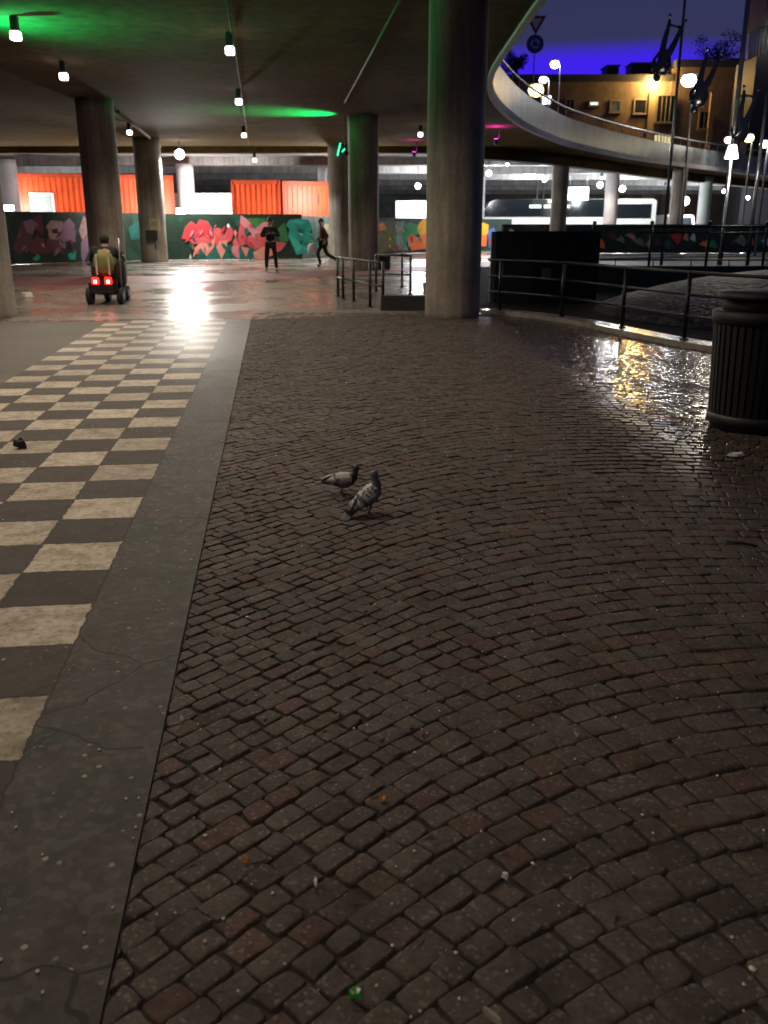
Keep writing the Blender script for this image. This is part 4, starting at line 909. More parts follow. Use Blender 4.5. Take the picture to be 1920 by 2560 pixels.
# ------------------------------------------------------------------ figures
def skin(name, joints, edges, rad, m, parent, sub=1):
    names = list(joints); idx = {k: i for i, k in enumerate(names)}
    me = bpy.data.meshes.new(name); me.from_pydata([tuple(joints[k]) for k in names], [(idx[a], idx[b]) for a, b in edges], [])
    o = bpy.data.objects.new(name, me); COL.objects.link(o)
    md = o.modifiers.new('skin', 'SKIN'); md.use_smooth_shade = True
    for i, k in enumerate(names):
        v = me.skin_vertices[0].data[i]; r = rad[k]; v.radius = (r, r) if not isinstance(r, tuple) else r; v.use_root = (i == 0)
    sb = o.modifiers.new('sub', 'SUBSURF'); sb.levels = sub; sb.render_levels = sub
    dg = bpy.context.evaluated_depsgraph_get(); ev = bpy.data.meshes.new_from_object(o.evaluated_get(dg))
    bpy.data.objects.remove(o); bpy.data.meshes.remove(me); ev.name = name
    ev.materials.clear(); ev.materials.append(m); ev.polygons.foreach_set('use_smooth', [True] * len(ev.polygons))
    o = bpy.data.objects.new(name, ev); COL.objects.link(o)
    if parent: o.parent = parent
    return o
STAND = dict(pelvis=(0, 0, .95), spine=(0, .01, 1.12), chest=(0, .01, 1.33), neck=(0, 0, 1.49), head0=(0, -.01, 1.58), head=(0, -.015, 1.68), crown=(0, -.005, 1.76),
             shL=(-.19, .01, 1.41), elL=(-.25, .03, 1.14), wrL=(-.22, -.10, .92), shR=(.19, .01, 1.41), elR=(.25, .03, 1.14), wrR=(.22, -.10, .92),
             hiL=(-.10, 0, .90), knL=(-.11, -.02, .50), anL=(-.12, .02, .09), toL=(-.13, -.15, .035), hiR=(.10, 0, .90), knR=(.11, -.02, .50), anR=(.12, .02, .09), toR=(.13, -.15, .035))
RADS = dict(pelvis=(.15, .11), spine=(.13, .10), chest=(.16, .11), neck=.055, head0=.075, head=(.085, .10), crown=.045, shL=.065, elL=.045, wrL=.03, shR=.065, elR=.045, wrR=.03,
            hiL=.085, knL=.06, anL=.042, toL=.03, hiR=.085, knR=.06, anR=.042, toR=.03)
EDGES = [('pelvis', 'spine'), ('spine', 'chest'), ('chest', 'neck'), ('neck', 'head0'), ('head0', 'head'), ('head', 'crown'), ('chest', 'shL'), ('shL', 'elL'), ('elL', 'wrL'), ('chest', 'shR'), ('shR', 'elR'), ('elR', 'wrR'),
         ('pelvis', 'hiL'), ('hiL', 'knL'), ('knL', 'anL'), ('anL', 'toL'), ('pelvis', 'hiR'), ('hiR', 'knR'), ('knR', 'anR'), ('anR', 'toR')]
M_SKIN = mat('skin', (0.42, 0.25, 0.18), 0.5, 0.1, 20, bmp=0)
def fingers(J, side, Rr, E, spread=None):
    wv = Vector(J['wr' + side]); ev = Vector(J['el' + side]); d = (wv - ev).normalized(); s = d.orthogonal().normalized(); up = d.cross(s)
    J['pa' + side] = wv + d * 0.075; Rr['pa' + side] = (.036, .018); E.append(('wr' + side, 'pa' + side))
    for k in range(5):
        o = (k - 2) * 0.018; ln = (0.05, 0.075, 0.085, 0.078, 0.06)[k]
        base = wv + d * (0.085 if k else 0.05) + s * o * (1 if k else 2); n1, n2 = 'f%s%da' % (side, k), 'f%s%db' % (side, k)
        J[n1] = base; J[n2] = base + d * ln * 0.8 + up * 0.02; Rr[n1] = .009; Rr[n2] = .007; E += [('pa' + side if k else 'wr' + side, n1), (n1, n2)]
def person(label, loc, rz, pose, jacket, trousers, hair, shoes, seated=False, hood=None, group=None, long_coat=False):
    J = {k: Vector(v) for k, v in STAND.items()}; J.update({k: Vector(v) for k, v in pose.items()}); Rr = dict(RADS); E = list(EDGES)
    t = thing('person', label, 'person', loc, rz)
    J2 = dict(J); R2 = dict(RADS); E2 = list(E); fingers(J2, 'L', R2, E2); fingers(J2, 'R', R2, E2)
    skin('body', J2, E2, R2, M_SKIN, t)
    up_ = ['pelvis', 'spine', 'chest', 'neck', 'shL', 'elL', 'wrL', 'shR', 'elR', 'wrR']
    def grow(r, g): return (r[0] + g, r[1] + g) if isinstance(r, tuple) else r + g
    rj = {k: grow(RADS[k], .032) for k in up_}; rj['neck'] = .085; rj['wrL'] = rj['wrR'] = .042
    skin('jacket', {k: J[k] for k in up_}, [e for e in E if e[0] in up_ and e[1] in up_], rj, jacket, t)
    lo_ = ['pelvis', 'hiL', 'knL', 'anL', 'hiR', 'knR', 'anR']
    rt = {k: grow(RADS[k], .022) for k in lo_}; rt['anL'] = rt['anR'] = .058
    skin('trousers', {k: J[k] for k in lo_}, [e for e in E if e[0] in lo_ and e[1] in lo_], rt, trousers, t)
    for s in 'LR': skin('shoe', {'a': J['an' + s] + Vector((0, 0, -.025)), 'b': J['to' + s]}, [('a', 'b')], {'a': .056, 'b': .042}, shoes, t)
    hd = J['head']; fwd = Vector((0, -1, 0))
    MB().ell(hd + Vector((0, .018, .022)), (.098, .108, .112), z0=-.85 if hood else -.25).build('hair' if not hood else 'hat', hair, t)
    # face
    fm = MB(); fm.ell(hd + fwd * .098 + Vector((0, 0, -.005)), (.014, .018, .022)); 
    for s in (-1, 1): fm.ell(hd + Vector((s * .094, .005, -.01)), (.014, .026, .034))
    fm.build('nose_and_ears', M_SKIN, t)
    ey = MB()
    for s in (-1, 1): ey.ell(hd + fwd * .088 + Vector((s * .034, 0, .015)), (.013, .01, .009))
    ey.ell(hd + fwd * .086 + Vector((0, 0, -.048)), (.024, .01, .007)); ey.build('eyes_and_mouth', mat('dark lips', (0.06, 0.03, 0.03), 0.5), t)
    return t
M_BLKCL = mat('black cloth', (0.010, 0.010, 0.011), 0.85, 0.3, 25)
M_NAVY = mat('dark trousers', (0.014, 0.014, 0.018), 0.85, 0.3, 25)
M_HAIR = mat('dark hair', (0.014, 0.011, 0.010), 0.6, 0.3, 30)
M_SHOE = mat('dark shoe', (0.02, 0.02, 0.02), 0.5)
mp_ = gp(679, 679)
person('person in black standing with phone held at the chest in front of the coral graffiti', (mp_.x, mp_.y, 0), R(8),
       dict(elL=(-.30, -.02, 1.17), wrL=(-.12, -.24, 1.25), elR=(.30, -.02, 1.17), wrR=(.10, -.25, 1.27), head=(0, -.05, 1.67), crown=(0, -.05, 1.75), head0=(0, -.03, 1.575), knL=(-.15, -.02, .5), anL=(-.17, .02, .09), toL=(-.20, -.14, .035), knR=(.15, -.02, .5), anR=(.18, .02, .09), toR=(.20, -.14, .035)),
       M_BLKCL, M_BLKCL, M_HAIR, M_SHOE)
ph = thing('phone', 'small phone held by the person in black', 'phone', (mp_.x - 0.03, mp_.y - 0.37, 1.33)); MB().box((0, 0, 0), (0.075, 0.012, 0.15), bev=0.004).build('case', M_DARK, ph); MB().box((0, 0.008, 0), (0.066, 0.004, 0.135)).build('screen', emis('phone screen', (0.7, 0.85, 1), 1.2), ph)
wp_ = gp(809, 668)
M_MAROON = mat('maroon jacket', (0.10, 0.020, 0.016), 0.8, 0.3, 20)
person('person in maroon jacket striding left past the pillar with a white bag', (wp_.x, wp_.y, 0), R(-82),
       dict(knL=(-.10, -.22, .54), anL=(-.10, -.10, .10), toL=(-.10, -.26, .04), knR=(.10, .12, .50), anR=(.10, .52, .26), toR=(.10, .50, .10), elL=(-.26, -.02, 1.14), wrL=(-.25, -.24, 1.00), elR=(.26, .16, 1.15), wrR=(.24, .05, .96), chest=(0, -.05, 1.33), neck=(0, -.06, 1.49), head0=(0, -.08, 1.58), head=(0, -.09, 1.67), crown=(0, -.08, 1.75), shL=(-.19, -.05, 1.41), shR=(.19, -.03, 1.41)),
       M_MAROON, M_BLKCL, M_HAIR, M_SHOE)
bg_ = thing('carrier_bag', 'white carrier bag held by the striding person', 'bag', (wp_.x - 0.42, wp_.y - 0.12, 0.48))
MB().lathe((0, 0, 0), [(0.10, 0.0), (0.16, 0.04), (0.17, 0.22), (0.13, 0.36), (0.06, 0.40)], 14, sy=0.6).build('bag_body', M_WHITE, bg_); MB().tube([(-.06, 0, .39), (-.03, 0, .50), (.03, 0, .50), (.06, 0, .39)], .008, 6).build('handle', M_WHITE, bg_)

# mobility scooter and rider, seen from behind (riding away)
sc_ = gp(262, 762)
SX, SY = sc_.x, sc_.y
t = thing('mobility_scooter', 'dark mobility scooter seen from behind with two glowing red tail lights', 'mobility scooter', (SX, SY, 0), R(4))
MB().box((0, 0.25, 0.36), (0.56, 0.62, 0.24), bev=0.05).build('rear_body', mat('scooter shell', (0.02, 0.018, 0.02), 0.3), t)
MB().box((0, 0.85, 0.2), (0.46, 0.75, 0.08), bev=0.02).build('footboard', M_DARK, t)
for s in (-1, 1):
    for y, r in ((0.16, 0.17), (1.22, 0.15)):
        wx_ = 0.0 if y < 0.5 else -0.11; wh = MB().cyl((s * (0.25 + wx_), y, r), (s * (0.36 + wx_), y, r), r, n=24).build('wheel', M_RUB, t); MB().cyl((s * (0.361 + wx_), y, r), (s * (0.368 + wx_), y, r), r * 0.5, n=14).build('rim', M_STEEL, wh)
    MB().box((s * 0.125, -0.07, 0.47), (0.14, 0.03, 0.14), bev=0.012).build('tail_light', emis('tail lamp', (1.0, 0.012, 0.008), 5, (0.4, 0.02, 0.02)), t)
    MB().box((s * 0.125, -0.088, 0.455), (0.05, 0.008, 0.06)).build('lamp_core', emis('tail core', (1.0, 0.55, 0.30), 9), t)
MB().box((0, -0.075, 0.26), (0.5, 0.06, 0.08), bev=0.02).build('bumper', M_RUB, t)
MB().box((0, 0.30, 0.60), (0.46, 0.44, 0.09), bev=0.03).build('seat', M_RUB, t); MB().cyl((0, 0.3, 0.46), (0, 0.3, 0.56), 0.05).build('seat_post', M_STEEL, t)
MB().box((0, 0.14, 0.68), (0.40, 0.07, 0.16), bev=0.03).build('backrest', M_RUB, t)
for s in (-1, 1): MB().box((s * 0.29, 0.28, 0.78), (0.06, 0.32, 0.04), bev=0.015).build('armrest', M_RUB, t)
tl = MB(); tl.tube([(0, 1.2, 0.22), (0, 1.1, 0.6), (0, 0.95, 0.95)], 0.035); tl.build('tiller', M_DARK, t)
MB().tube([(-0.28, 0.86, 0.98), (-0.1, 0.95, 0.98), (0.1, 0.95, 0.98), (0.28, 0.86, 0.98)], 0.018).build('handlebar', M_DARK, t)
MB().box((0, 1.32, 0.42), (0.4, 0.28, 0.24), bev=0.05).build('front_shell', mat('scooter shell', (0.02, 0.018, 0.02), 0.3), t)
st = MB(); st.cyl((0.36, 0.02, 0.35), (0.38, 0.0, 1.28), 0.012); st.build('walking_stick_holder', M_STEEL, t)
rd = person('rider in yellow-green vest and black hat seated on the mobility scooter', (SX, SY + 0.30, -0.30), R(184),
       dict(pelvis=(0, .02, .93), spine=(0, .04, 1.08), chest=(0, .02, 1.27), neck=(0, -.02, 1.40), head0=(0, -.05, 1.47), head=(0, -.08, 1.53), crown=(0, -.08, 1.61), shL=(-.20, .0, 1.33), shR=(.20, .0, 1.33), elL=(-.30, -.16, 1.14), elR=(.30, -.16, 1.14), wrL=(-.26, -.48, 1.20), wrR=(.26, -.48, 1.20),
            hiL=(-.11, -.02, .90), hiR=(.11, -.02, .90), knL=(-.14, -.42, .88), knR=(.14, -.42, .88), anL=(-.14, -.50, .50), anR=(.14, -.50, .50), toL=(-.15, -.68, .465), toR=(.15, -.68, .465)),
       M_BLKCL, M_NAVY, M_BLKCL, M_SHOE, hood=True)
M_VEST = mat('yellow green vest', (0.17, 0.165, 0.045), 0.7, 0.15, 12)
skin('vest', dict(a=Vector((0, .08, .80)), b=Vector((0, .085, 1.05)), c=Vector((0, .05, 1.36))), [('a', 'b'), ('b', 'c')], dict(a=(.25, .18), b=(.255, .185), c=(.25, .165)), M_VEST, rd)
vs_ = MB()
for s in (-1, 1): vs_.box((s * .12, .268, 1.08), (.035, .012, .40))
vs_.build('reflective_band', mat('reflective tape', (0.62, 0.62, 0.5), 0.4), rd)
bk = thing('shopping_bag', 'black bag hanging on the right side of the mobility scooter', 'bag', (SX + 0.31, SY + 0.26, 0.34))
MB().lathe((0, 0, 0), [(0.07, 0.0), (0.10, 0.05), (0.11, 0.35), (0.08, 0.5), (0.04, 0.55)], 14, sy=1.4, sx=0.8).build('bag_body', M_BLKCL, bk); MB().tube([(-.03, 0, .54), (-.06, 0, .68), (-.03, .06, .54)], .01, 6).build('strap', M_BLKCL, bk)

# ------------------------------------------------------------------ pigeons
def pigeon(label, loc, rz, tilt, cols, headdown=0.0, scale=1.0):
    body_c, wing_c, head_c, dark_c, tone = cols
    t = thing('pigeon', label, 'pigeon', loc, rz, 'pigeons on the cobbles'); t.scale = (scale,) * 3
    Rm = Matrix.Rotation(-tilt, 3, 'Y'); piv = Vector((0, 0, 0.105))
    def X(p): return piv + Rm @ Vector(p)
    # body: loft along x, tail at -x
    secs = [(-0.135, 0.012, 0.010, 0.008), (-0.11, 0.026, 0.020, 0.004), (-0.07, 0.042, 0.036, 0.0), (-0.02, 0.056, 0.052, -0.004), (0.03, 0.060, 0.060, -0.004), (0.07, 0.050, 0.055, 0.006), (0.092, 0.037, 0.040, 0.026), (0.104, 0.025, 0.026, 0.050), (0.109, 0.022, 0.023, 0.064), (0.114, 0.024, 0.027, 0.080), (0.119, 0.0245, 0.028, 0.092), (0.121, 0.019, 0.021, 0.105), (0.121, 0.006, 0.006, 0.113)]
    b = MB(); n = 16; vs = []
    for i, (x, ry, rz_, zc) in enumerate(secs):
        tl_ = 0 if x < 0.06 else min(1.35, (x - 0.06) * 30)     # sections turn upright along the neck
        for k in range(n):
            a = 2 * PI * k / n; yy = ry * math.cos(a); h = rz_ * math.sin(a)
            vs.append(X((x - h * math.sin(tl_) - headdown * max(0, zc - 0.02) * 0.0, yy, zc + h * math.cos(tl_))))
    b.add(vs, [(i * n + k, i * n + (k + 1) % n, (i + 1) * n + (k + 1) % n, (i + 1) * n + k) for i in range(len(secs) - 1) for k in range(n)], True); b.add(vs[:n], [tuple(range(n))]); b.add(vs[-n:], [tuple(range(n))])
    m, nt, bs = nodes('pigeon plumage'); p = N(nt, 'ShaderNodeTexCoord').outputs['Object']; sp = N(nt, 'ShaderNodeSeparateXYZ'); nt.links.new(p, sp.inputs[0])
    nz = math_(nt, 'ADD', sp.outputs['X'], math_(nt, 'MULTIPLY', math_(nt, 'SUBTRACT', noise(nt, p, 40, 3), 0.5), 0.03))
    mr = N(nt, 'ShaderNodeMapRange'); nt.links.new(nz, mr.inputs[0]); mr.inputs[1].default_value = 0.02; mr.inputs[2].default_value = 0.085
    nt.links.new(mix(nt, mr.outputs[0], body_c, head_c), bs.inputs['Base Color']); bs.inputs['Roughness'].default_value = 0.55; bump(nt, bs, noise(nt, p, 130, 3), 0.3, 0.003)
    b.build('body', m, t)
    hp = (0.120, 0, 0.103)
    bk_ = MB(); bk_.cyl(X((0.138, 0, 0.093)), X((0.162, 0, 0.085)), 0.006, 0.0015, 8); bk_.build('beak', mat('beak', (0.03, 0.028, 0.028), 0.4), t)
    ey_ = MB()
    for s in (-1, 1): ey_.ell(X((0.128, s * 0.0195, 0.098)), (0.0035, 0.0025, 0.0035), nu=8, nv=6)
    ey_.build('eye', mat('orange eye', (0.35, 0.10, 0.02), 0.2, bmp=0), t)
    # wings: curved shells over the flanks
    m2, nt, bs = nodes('pigeon wing'); p = N(nt, 'ShaderNodeTexCoord').outputs['Object']; f = noise(nt, p, 26, 3)
    sp = N(nt, 'ShaderNodeSeparateXYZ'); nt.links.new(p, sp.inputs[0])
    along = math_(nt, 'ADD', math_(nt, 'ADD', math_(nt, 'MULTIPLY', sp.outputs['X'], math.cos(tilt)), math_(nt, 'MULTIPLY', sp.outputs['Z'], math.sin(tilt))), math_(nt, 'MULTIPLY', math_(nt, 'SUBTRACT', f, 0.5), 0.09))
    tipz = ramp(nt, math_(nt, 'ADD', along, 0.5 - 0.105 * math.sin(tilt)), [(0.36, (1,) * 3), (0.41, (0,) * 3), (0.425, (0,) * 3), (0.435, (0.9,) * 3), (0.455, (0.9,) * 3), (0.465, (0,) * 3)])
    patch = ramp(nt, noise(nt, p, 42, 2), tone)
    nt.links.new(mix(nt, math_(nt, 'MAXIMUM', tipz, patch), wing_c, dark_c), bs.inputs['Base Color']); bs.inputs['Roughness'].default_value = 0.6; bump(nt, bs, noise(nt, p, 90, 3), 0.4, 0.003)
    for s in (-1, 1):
        wb = MB(); ns = 14; na_ = 7; vs = []
        for i in range(ns + 1):
            u = i / ns; x = 0.065 - u * 0.235; wd = 0.052 * math.sin(PI * min(1, 0.18 + u * 0.75)) ** 0.8 * (1 - 0.35 * u) + 0.004
            yc = 0.056 * (1 - (max(0, u - 0.25)) ** 1.6 * 0.95); zc = 0.012 + 0.012 * (1 - u)
            for k in range(na_):
                v = k / (na_ - 1) * 2 - 1; vs.append(X((x, s * (yc + 0.006 - 0.020 * v * v + (-0.040 if v > 0 else 0) * v), zc + wd * v * 0.9)))
        wb.add(vs, [(i * na_ + k, i * na_ + k + 1, (i + 1) * na_ + k + 1, (i + 1) * na_ + k) for i in range(ns) for k in range(na_ - 1)], True)
        wo = wb.build('wing', m2, t); md = wo.modifiers.new('thick', 'SOLIDIFY'); md.thickness = 0.006; md.offset = 0
    tb = MB()
    for k in range(5):
        yy = (k - 2) * 0.011; ex = (k - 2) * 0.017; dz = -abs(k - 2) * 0.002
        tb.box(X((-0.165, (yy + ex) / 2, 0.002 + dz)), (0.115, 0.019, 0.005), rot=Rm @ Matrix.Rotation(-(k - 2) * 0.06, 3, 'Z'))
    tb.build('tail', mat('pigeon tail', tuple(c * 0.8 for c in dark_c), 0.6, 0.3, 40), t)
    for s in (-1, 1):
        lg = MB(); hipp = X((0.005 + s * 0.012, s * 0.025, -0.045)); ft = Vector((0.008 + s * 0.014, s * 0.028, 0.008))
        lg.tube([hipp, hipp * 0.5 + ft * 0.5 + Vector((-0.008, 0, 0)), ft], [0.010, 0.005, 0.004], 8)
        for a in (-0.55, 0, 0.55, PI): lg.cyl(ft - Vector((0, 0, 0.002)), ft + Vector((math.cos(a) * (0.03 if a < 3 else 0.015), math.sin(a) * 0.03, -0.005)), 0.0035, 0.002, 6)
        lg.build('leg', mat('pink leg', (0.22, 0.07, 0.06), 0.5, bmp=0), t)
    return t
f1 = gp(918, 1283)
pigeon('larger grey pigeon with mottled wings and dark tail standing upright, nearer of the two', (f1.x, f1.y, 0.004), R(40), R(30), ((0.13, 0.14, 0.155), (0.46, 0.46, 0.47), (0.05, 0.056, 0.062), (0.032, 0.037, 0.042), [(0.50, (0,) * 3), (0.58, (0.9,) * 3)]), scale=0.87)
f2 = gp(856, 1234)
pigeon('smaller pigeon with pale back and black neck behind the larger one', (f2.x, f2.y, 0.004), R(14), R(2), ((0.14, 0.15, 0.16), (0.42, 0.385, 0.36), (0.030, 0.024, 0.022), (0.07, 0.072, 0.075), [(0.72, (0,) * 3), (0.8, (1,) * 3)]), scale=0.74)

# ------------------------------------------------------------------ litter
M_PAPER = mat('white paper litter', (0.55, 0.53, 0.48), 0.7, 0.15, 20); M_LEAF = mat('orange leaf', (0.42, 0.17, 0.03), 0.6, 0.3, 60); M_BROWN = mat('dark brown litter', (0.012, 0.009, 0.008), 0.7, 0.3, 30)
def scrap(px, py, sx_, sy_, label, m, cat='litter', name='paper_scrap', h=0.012, rz=None):
    g = gp(px, py, 0.003); b = MB(); n = 9; rr = [random.uniform(0.7, 1.1) for _ in range(n)]
    vs = [(sx_ * rr[k] * math.cos(2 * PI * k / n), sy_ * rr[k] * math.sin(2 * PI * k / n), random.uniform(0, h * 0.5)) for k in range(n)]
    vs2 = [(x * 0.8, y * 0.8, h * random.uniform(0.6, 1.4)) for x, y, z in vs]
    b.add(vs + vs2, [tuple(range(n))[::-1]] + [(k, (k + 1) % n, n + (k + 1) % n, n + k) for k in range(n)] + [tuple(range(n, 2 * n))])
    o = b.build(name, m); o.location = g; o.rotation_euler.z = random.uniform(0, 6) if rz is None else rz; return tag(o, label, cat)
scrap(66, 744, 0.13, 0.16, 'crumpled white paper on the pavement left of the scooter', M_PAPER, h=0.09)
scrap(52, 1120, 0.045, 0.05, 'dark round lump on a pale slab at the left edge', M_BROWN, name='dark_lump', h=0.05)
scrap(1840, 1140, 0.075, 0.045, 'white scrap on the ground below the litter bin', M_PAPER, h=0.02)
scrap(1054, 1832, 0.004, 0.018, 'thin orange leaf fragment standing near the centre of the cobbles', M_LEAF, 'leaf', 'leaf_fragment', rz=0.0)
scrap(957, 2002, 0.010, 0.016, 'orange leaf fragment beside a reddish cobble, lower middle', M_LEAF, 'leaf', 'leaf_fragment', rz=0.4)
scrap(615, 2153, 0.012, 0.008, 'bright orange leaf fragment near the border strip', M_LEAF, 'leaf', 'leaf_fragment', rz=-0.5)
scrap(1440, 1840, 0.004, 0.016, 'yellowish stalk on the cobbles at the right', mat('yellow stalk', (0.3, 0.22, 0.04), 0.6), 'leaf', 'leaf_fragment', rz=0.2)
scrap(1263, 2195, 0.012, 0.010, 'brightest white crumb on a dark cobble, lower right', M_PAPER, 'crumb', 'bread_crumb')
scrap(789, 2208, 0.006, 0.016, 'pale cigarette end lying on a cobble', M_PAPER, 'cigarette end', 'cigarette_end', rz=0.1)
scrap(456, 1800, 0.009, 0.009, 'white crumb just right of the border strip joint', M_PAPER, 'crumb', 'bread_crumb')
scrap(1230, 2545, 0.007, 0.030, 'pale twig at the bottom edge', mat('pale twig', (0.25, 0.22, 0.17), 0.7), 'twig', 'twig', rz=0.7)
gl = scrap(890, 2490, 0.018, 0.018, 'small shiny green leaf on a cobble at the bottom', mat('green leaf', (0.03, 0.20, 0.03), 0.15, 0.4, 50), 'leaf', 'green_leaf', h=0.02)
sk = gp(1858, 1360, 0.008); s0, s1 = gp(1815, 1352, 0.012), gp(1895, 1366, 0.012)
tag(MB().tube([s0, (s0 + s1) / 2 + Vector((0, 0.006, 0.003)), s1], [0.007, 0.009, 0.006], 8).build('stick', M_BROWN), 'short dark stick lying on the cobbles at the right', 'stick')
# countless pale flecks of grit and confetti
B = MB(); cnt = 0
while cnt < 2400:
    x, y = random.uniform(-2.5, 5.5), 0.9 + 14 * random.random() ** 1.6
    if y > 10 and beyond_kerb(x - 0.1, y): continue
    r = random.uniform(0.0018, 0.0056) * (1.6 if random.random() < 0.06 else 1); a = random.uniform(0, 6); e = random.uniform(0.4, 1)
    vs = [(x + r * math.cos(a + k * PI / 2.5) * (e if k % 2 else 1), y + r * math.sin(a + k * PI / 2.5), 0.0035) for k in range(5)]
    B.add(vs + [(x, y, 0.0085)], [(0, 1, 5), (1, 2, 5), (2, 3, 5), (3, 4, 5), (4, 0, 5)]); cnt += 1
tag(B.build('grit_flecks', mat('pale grit', (0.62, 0.59, 0.53), 0.6, 0.3, 3)), 'pale flecks of grit and crumbs scattered over the cobbles and walkway', 'grit', kind='stuff')

# ------------------------------------------------------------------ buildings beyond the opening
M_BRICK = concrete('brown brick', (0.095, 0.065, 0.046), (0.165, 0.115, 0.080), st=0.6)
BY = 112
def bx_at(px): return at(px, 300, BY).x
bt = thing('brick_building', 'long brown brick building with few windows and a warm wall lamp beyond the curved deck', 'building', (0, 0, 0))
X0, X1 = bx_at(1150), bx_at(2150); zr = at(1400, 204, BY).z; zr2 = at(1700, 172, BY).z; XM = bx_at(1668)
MB().box(((X0 + XM) / 2, BY + 10, zr / 2), (XM - X0, 20, zr)).build('wall', M_BRICK, bt)
wall2 = MB().box(((XM + X1) / 2 + 0.01, BY + 10.2, zr2 / 2), (X1 - XM, 21, zr2)).build('wall', M_BRICK, bt)
MB().box(((X0 + XM) / 2, BY + 9.9, zr + 0.35), (XM - X0 + 0.4, 20.6, 0.7)).build('roof', M_DARK, bt)
MB().box(((XM + X1) / 2 + 0.2, BY + 10, zr2 + 0.4), (X1 - XM, 22, 0.8)).build('roof', mat('slate roof', (0.05, 0.05, 0.07), 0.5), bt)
def bwin(px, py, wpx, hpx, glassm, mull=0, frame=None, front=BY):
    p = at(px, py, front); s_ = front / (CP + (1280 - py) / F * SP) / F; W_, H_ = wpx * s_, hpx * s_
    f = MB(); fr = 0.16
    f.box((p.x, front - 0.05, p.z + H_ / 2), (W_ + fr * 2, 0.22, fr)); f.box((p.x, front - 0.08, p.z - H_ / 2 - 0.05), (W_ + fr * 3, 0.34, fr * 1.3))
    for s in (-1, 1): f.box((p.x + s * (W_ / 2 + fr / 2), front - 0.05, p.z), (fr, 0.2, H_ - fr))
    for k in range(mull): f.box((p.x - W_ / 2 + W_ * (k + 1) / (mull + 1), front - 0.06, p.z), (0.09, 0.12, H_ - fr))
    fo = f.build('window', frame or mat('window frame', (0.17, 0.14, 0.11), 0.6), bt); MB().box((p.x, front - 0.02, p.z), (W_, 0.06, H_)).build('pane', glassm, fo)
M_LIT = emis('lit pane', (0.85, 1.0, 0.80), 1.1); M_LITY = emis('warm lit pane', (1.0, 0.86, 0.42), 0.75); M_DIM = emis('dim pane', (0.5, 0.55, 0.45), 0.045, (0.05, 0.05, 0.05))
bwin(1485, 259, 20, 10, M_LIT); bwin(1538, 266, 22, 26, M_DIM); bwin(1600, 266, 26, 32, M_GLASS, 0); bwin(1664, 272, 42, 62, M_GLASS, 3, front=BY - 0.6)
bwin(1655, 350, 40, 26, M_LITY, 4, front=BY - 0.6); bwin(1310, 248, 12, 18, M_LIT, 1); bwin(1366, 250, 22, 22, emis('bright shop pane', (0.9, 0.97, 1), 5), 0); bwin(1760, 300, 22, 40, M_GLASS, 1, front=BY - 0.6); bwin(1885, 350, 14, 40, M_LITY, 1, front=BY - 0.6); bwin(1425, 262, 18, 26, M_GLASS, 1)
p = at(1634, 280, BY); MB().box((p.x, BY - 0.25, 8), (1.5, 0.5, 16)).build('pilaster', mat('pale plaster', (0.22, 0.16, 0.095), 0.8), bt)
cv = MB()
p = at(1750, 300, BY - 0.6)
MB().box((at(1772, 280, BY).x, BY - 0.85, 8), (0.5, 0.5, 15.8)).build('downpipe', mat('pale plaster', (0.22, 0.16, 0.095), 0.8), bt)
# warm wall lamp
p = at(1632, 207, BY); wl = thing('wall_lamp', 'warm orange wall lamp glowing at the top of the brick building', 'lamp', (p.x, BY - 0.5, p.z))
MB().ell((0, -0.45, 0), (0.42, 0.42, 0.5)).build('globe', emis('sodium globe', (1.0, 0.60, 0.18), 420), wl); MB().box((0, -0.1, 0.5), (0.2, 0.5, 0.2), bev=0.03).build('arm', M_DARK, wl)
light(lamp_data('sodium_light', 'POINT', 950, (1.0, 0.62, 0.22), 0.6), wl, (0, -1.4, -0.3))
# dark rooftop block on the skyline and chimney
for px, py, wpx, hpx, lb in ((1525, 182, 30, 22, 'small dark rooftop block breaking the violet skyline'), (1605, 180, 70, 30, 'wide dark rooftop block near the warm wall lamp')):
    q = at(px, py, BY + 6); s_ = BY / 1.1 / F; rb = thing('rooftop_block', lb, 'roof structure', (q.x, BY + 6, zr + 0.705))
    hh = q.z + hpx * s_ / 2 - zr - 0.7; MB().box((0, 0, max(0.6, hh) / 2), (wpx * s_, 3, max(0.6, hh))).build('block', M_DARK, rb); MB().box((0, 0, max(0.6, hh) + 0.06), (wpx * s_ + 0.3, 3.3, 0.12)).build('cap', M_DARK, rb)
# tall dark block with a pale louvred drum at the far right
q = at(1905, 0, 92); tb_ = thing('tower', 'tall dark tower block with a pale louvred drum at the right edge', 'tower', (at(1944, 60, 92).x, 92, 0))
zt = at(1905, 62, 92).z
zl0, zl1 = at(1900, 150, 92).z, at(1900, 78, 92).z
MB().box((0, 0.5, zl0 / 2), (4.6, 5, zl0)).build('shaft', M_DARK, tb_)
dr = MB(); dr.lathe((0, 0, 0), [(2.3, zl0 + 0.003), (2.35, zl1)], 48); dr.build('drum', mat('pale louvres', (0.5, 0.5, 0.46), 0.6), tb_)
lv = MB()
for k in range(48):
    a = 2 * PI * k / 48; lv.box((2.38 * math.cos(a), 2.38 * math.sin(a), (zl0 + zl1) / 2), (0.08, 0.06, zl1 - zl0 - 0.1), rz=a)
lv.build('louvres', M_STEEL, tb_)
MB().box((0.3, 0, zl1 + 5.0), (5.0, 5.2, 10.0)).build('upper_block', mat('black cladding', (0.006, 0.006, 0.007), 0.7), tb_)
light(lamp_data('drum_light', 'POINT', 260, (1, 0.97, 0.9), 0.2), tb_, (-0.6, -3.1, zl1 - 0.4))
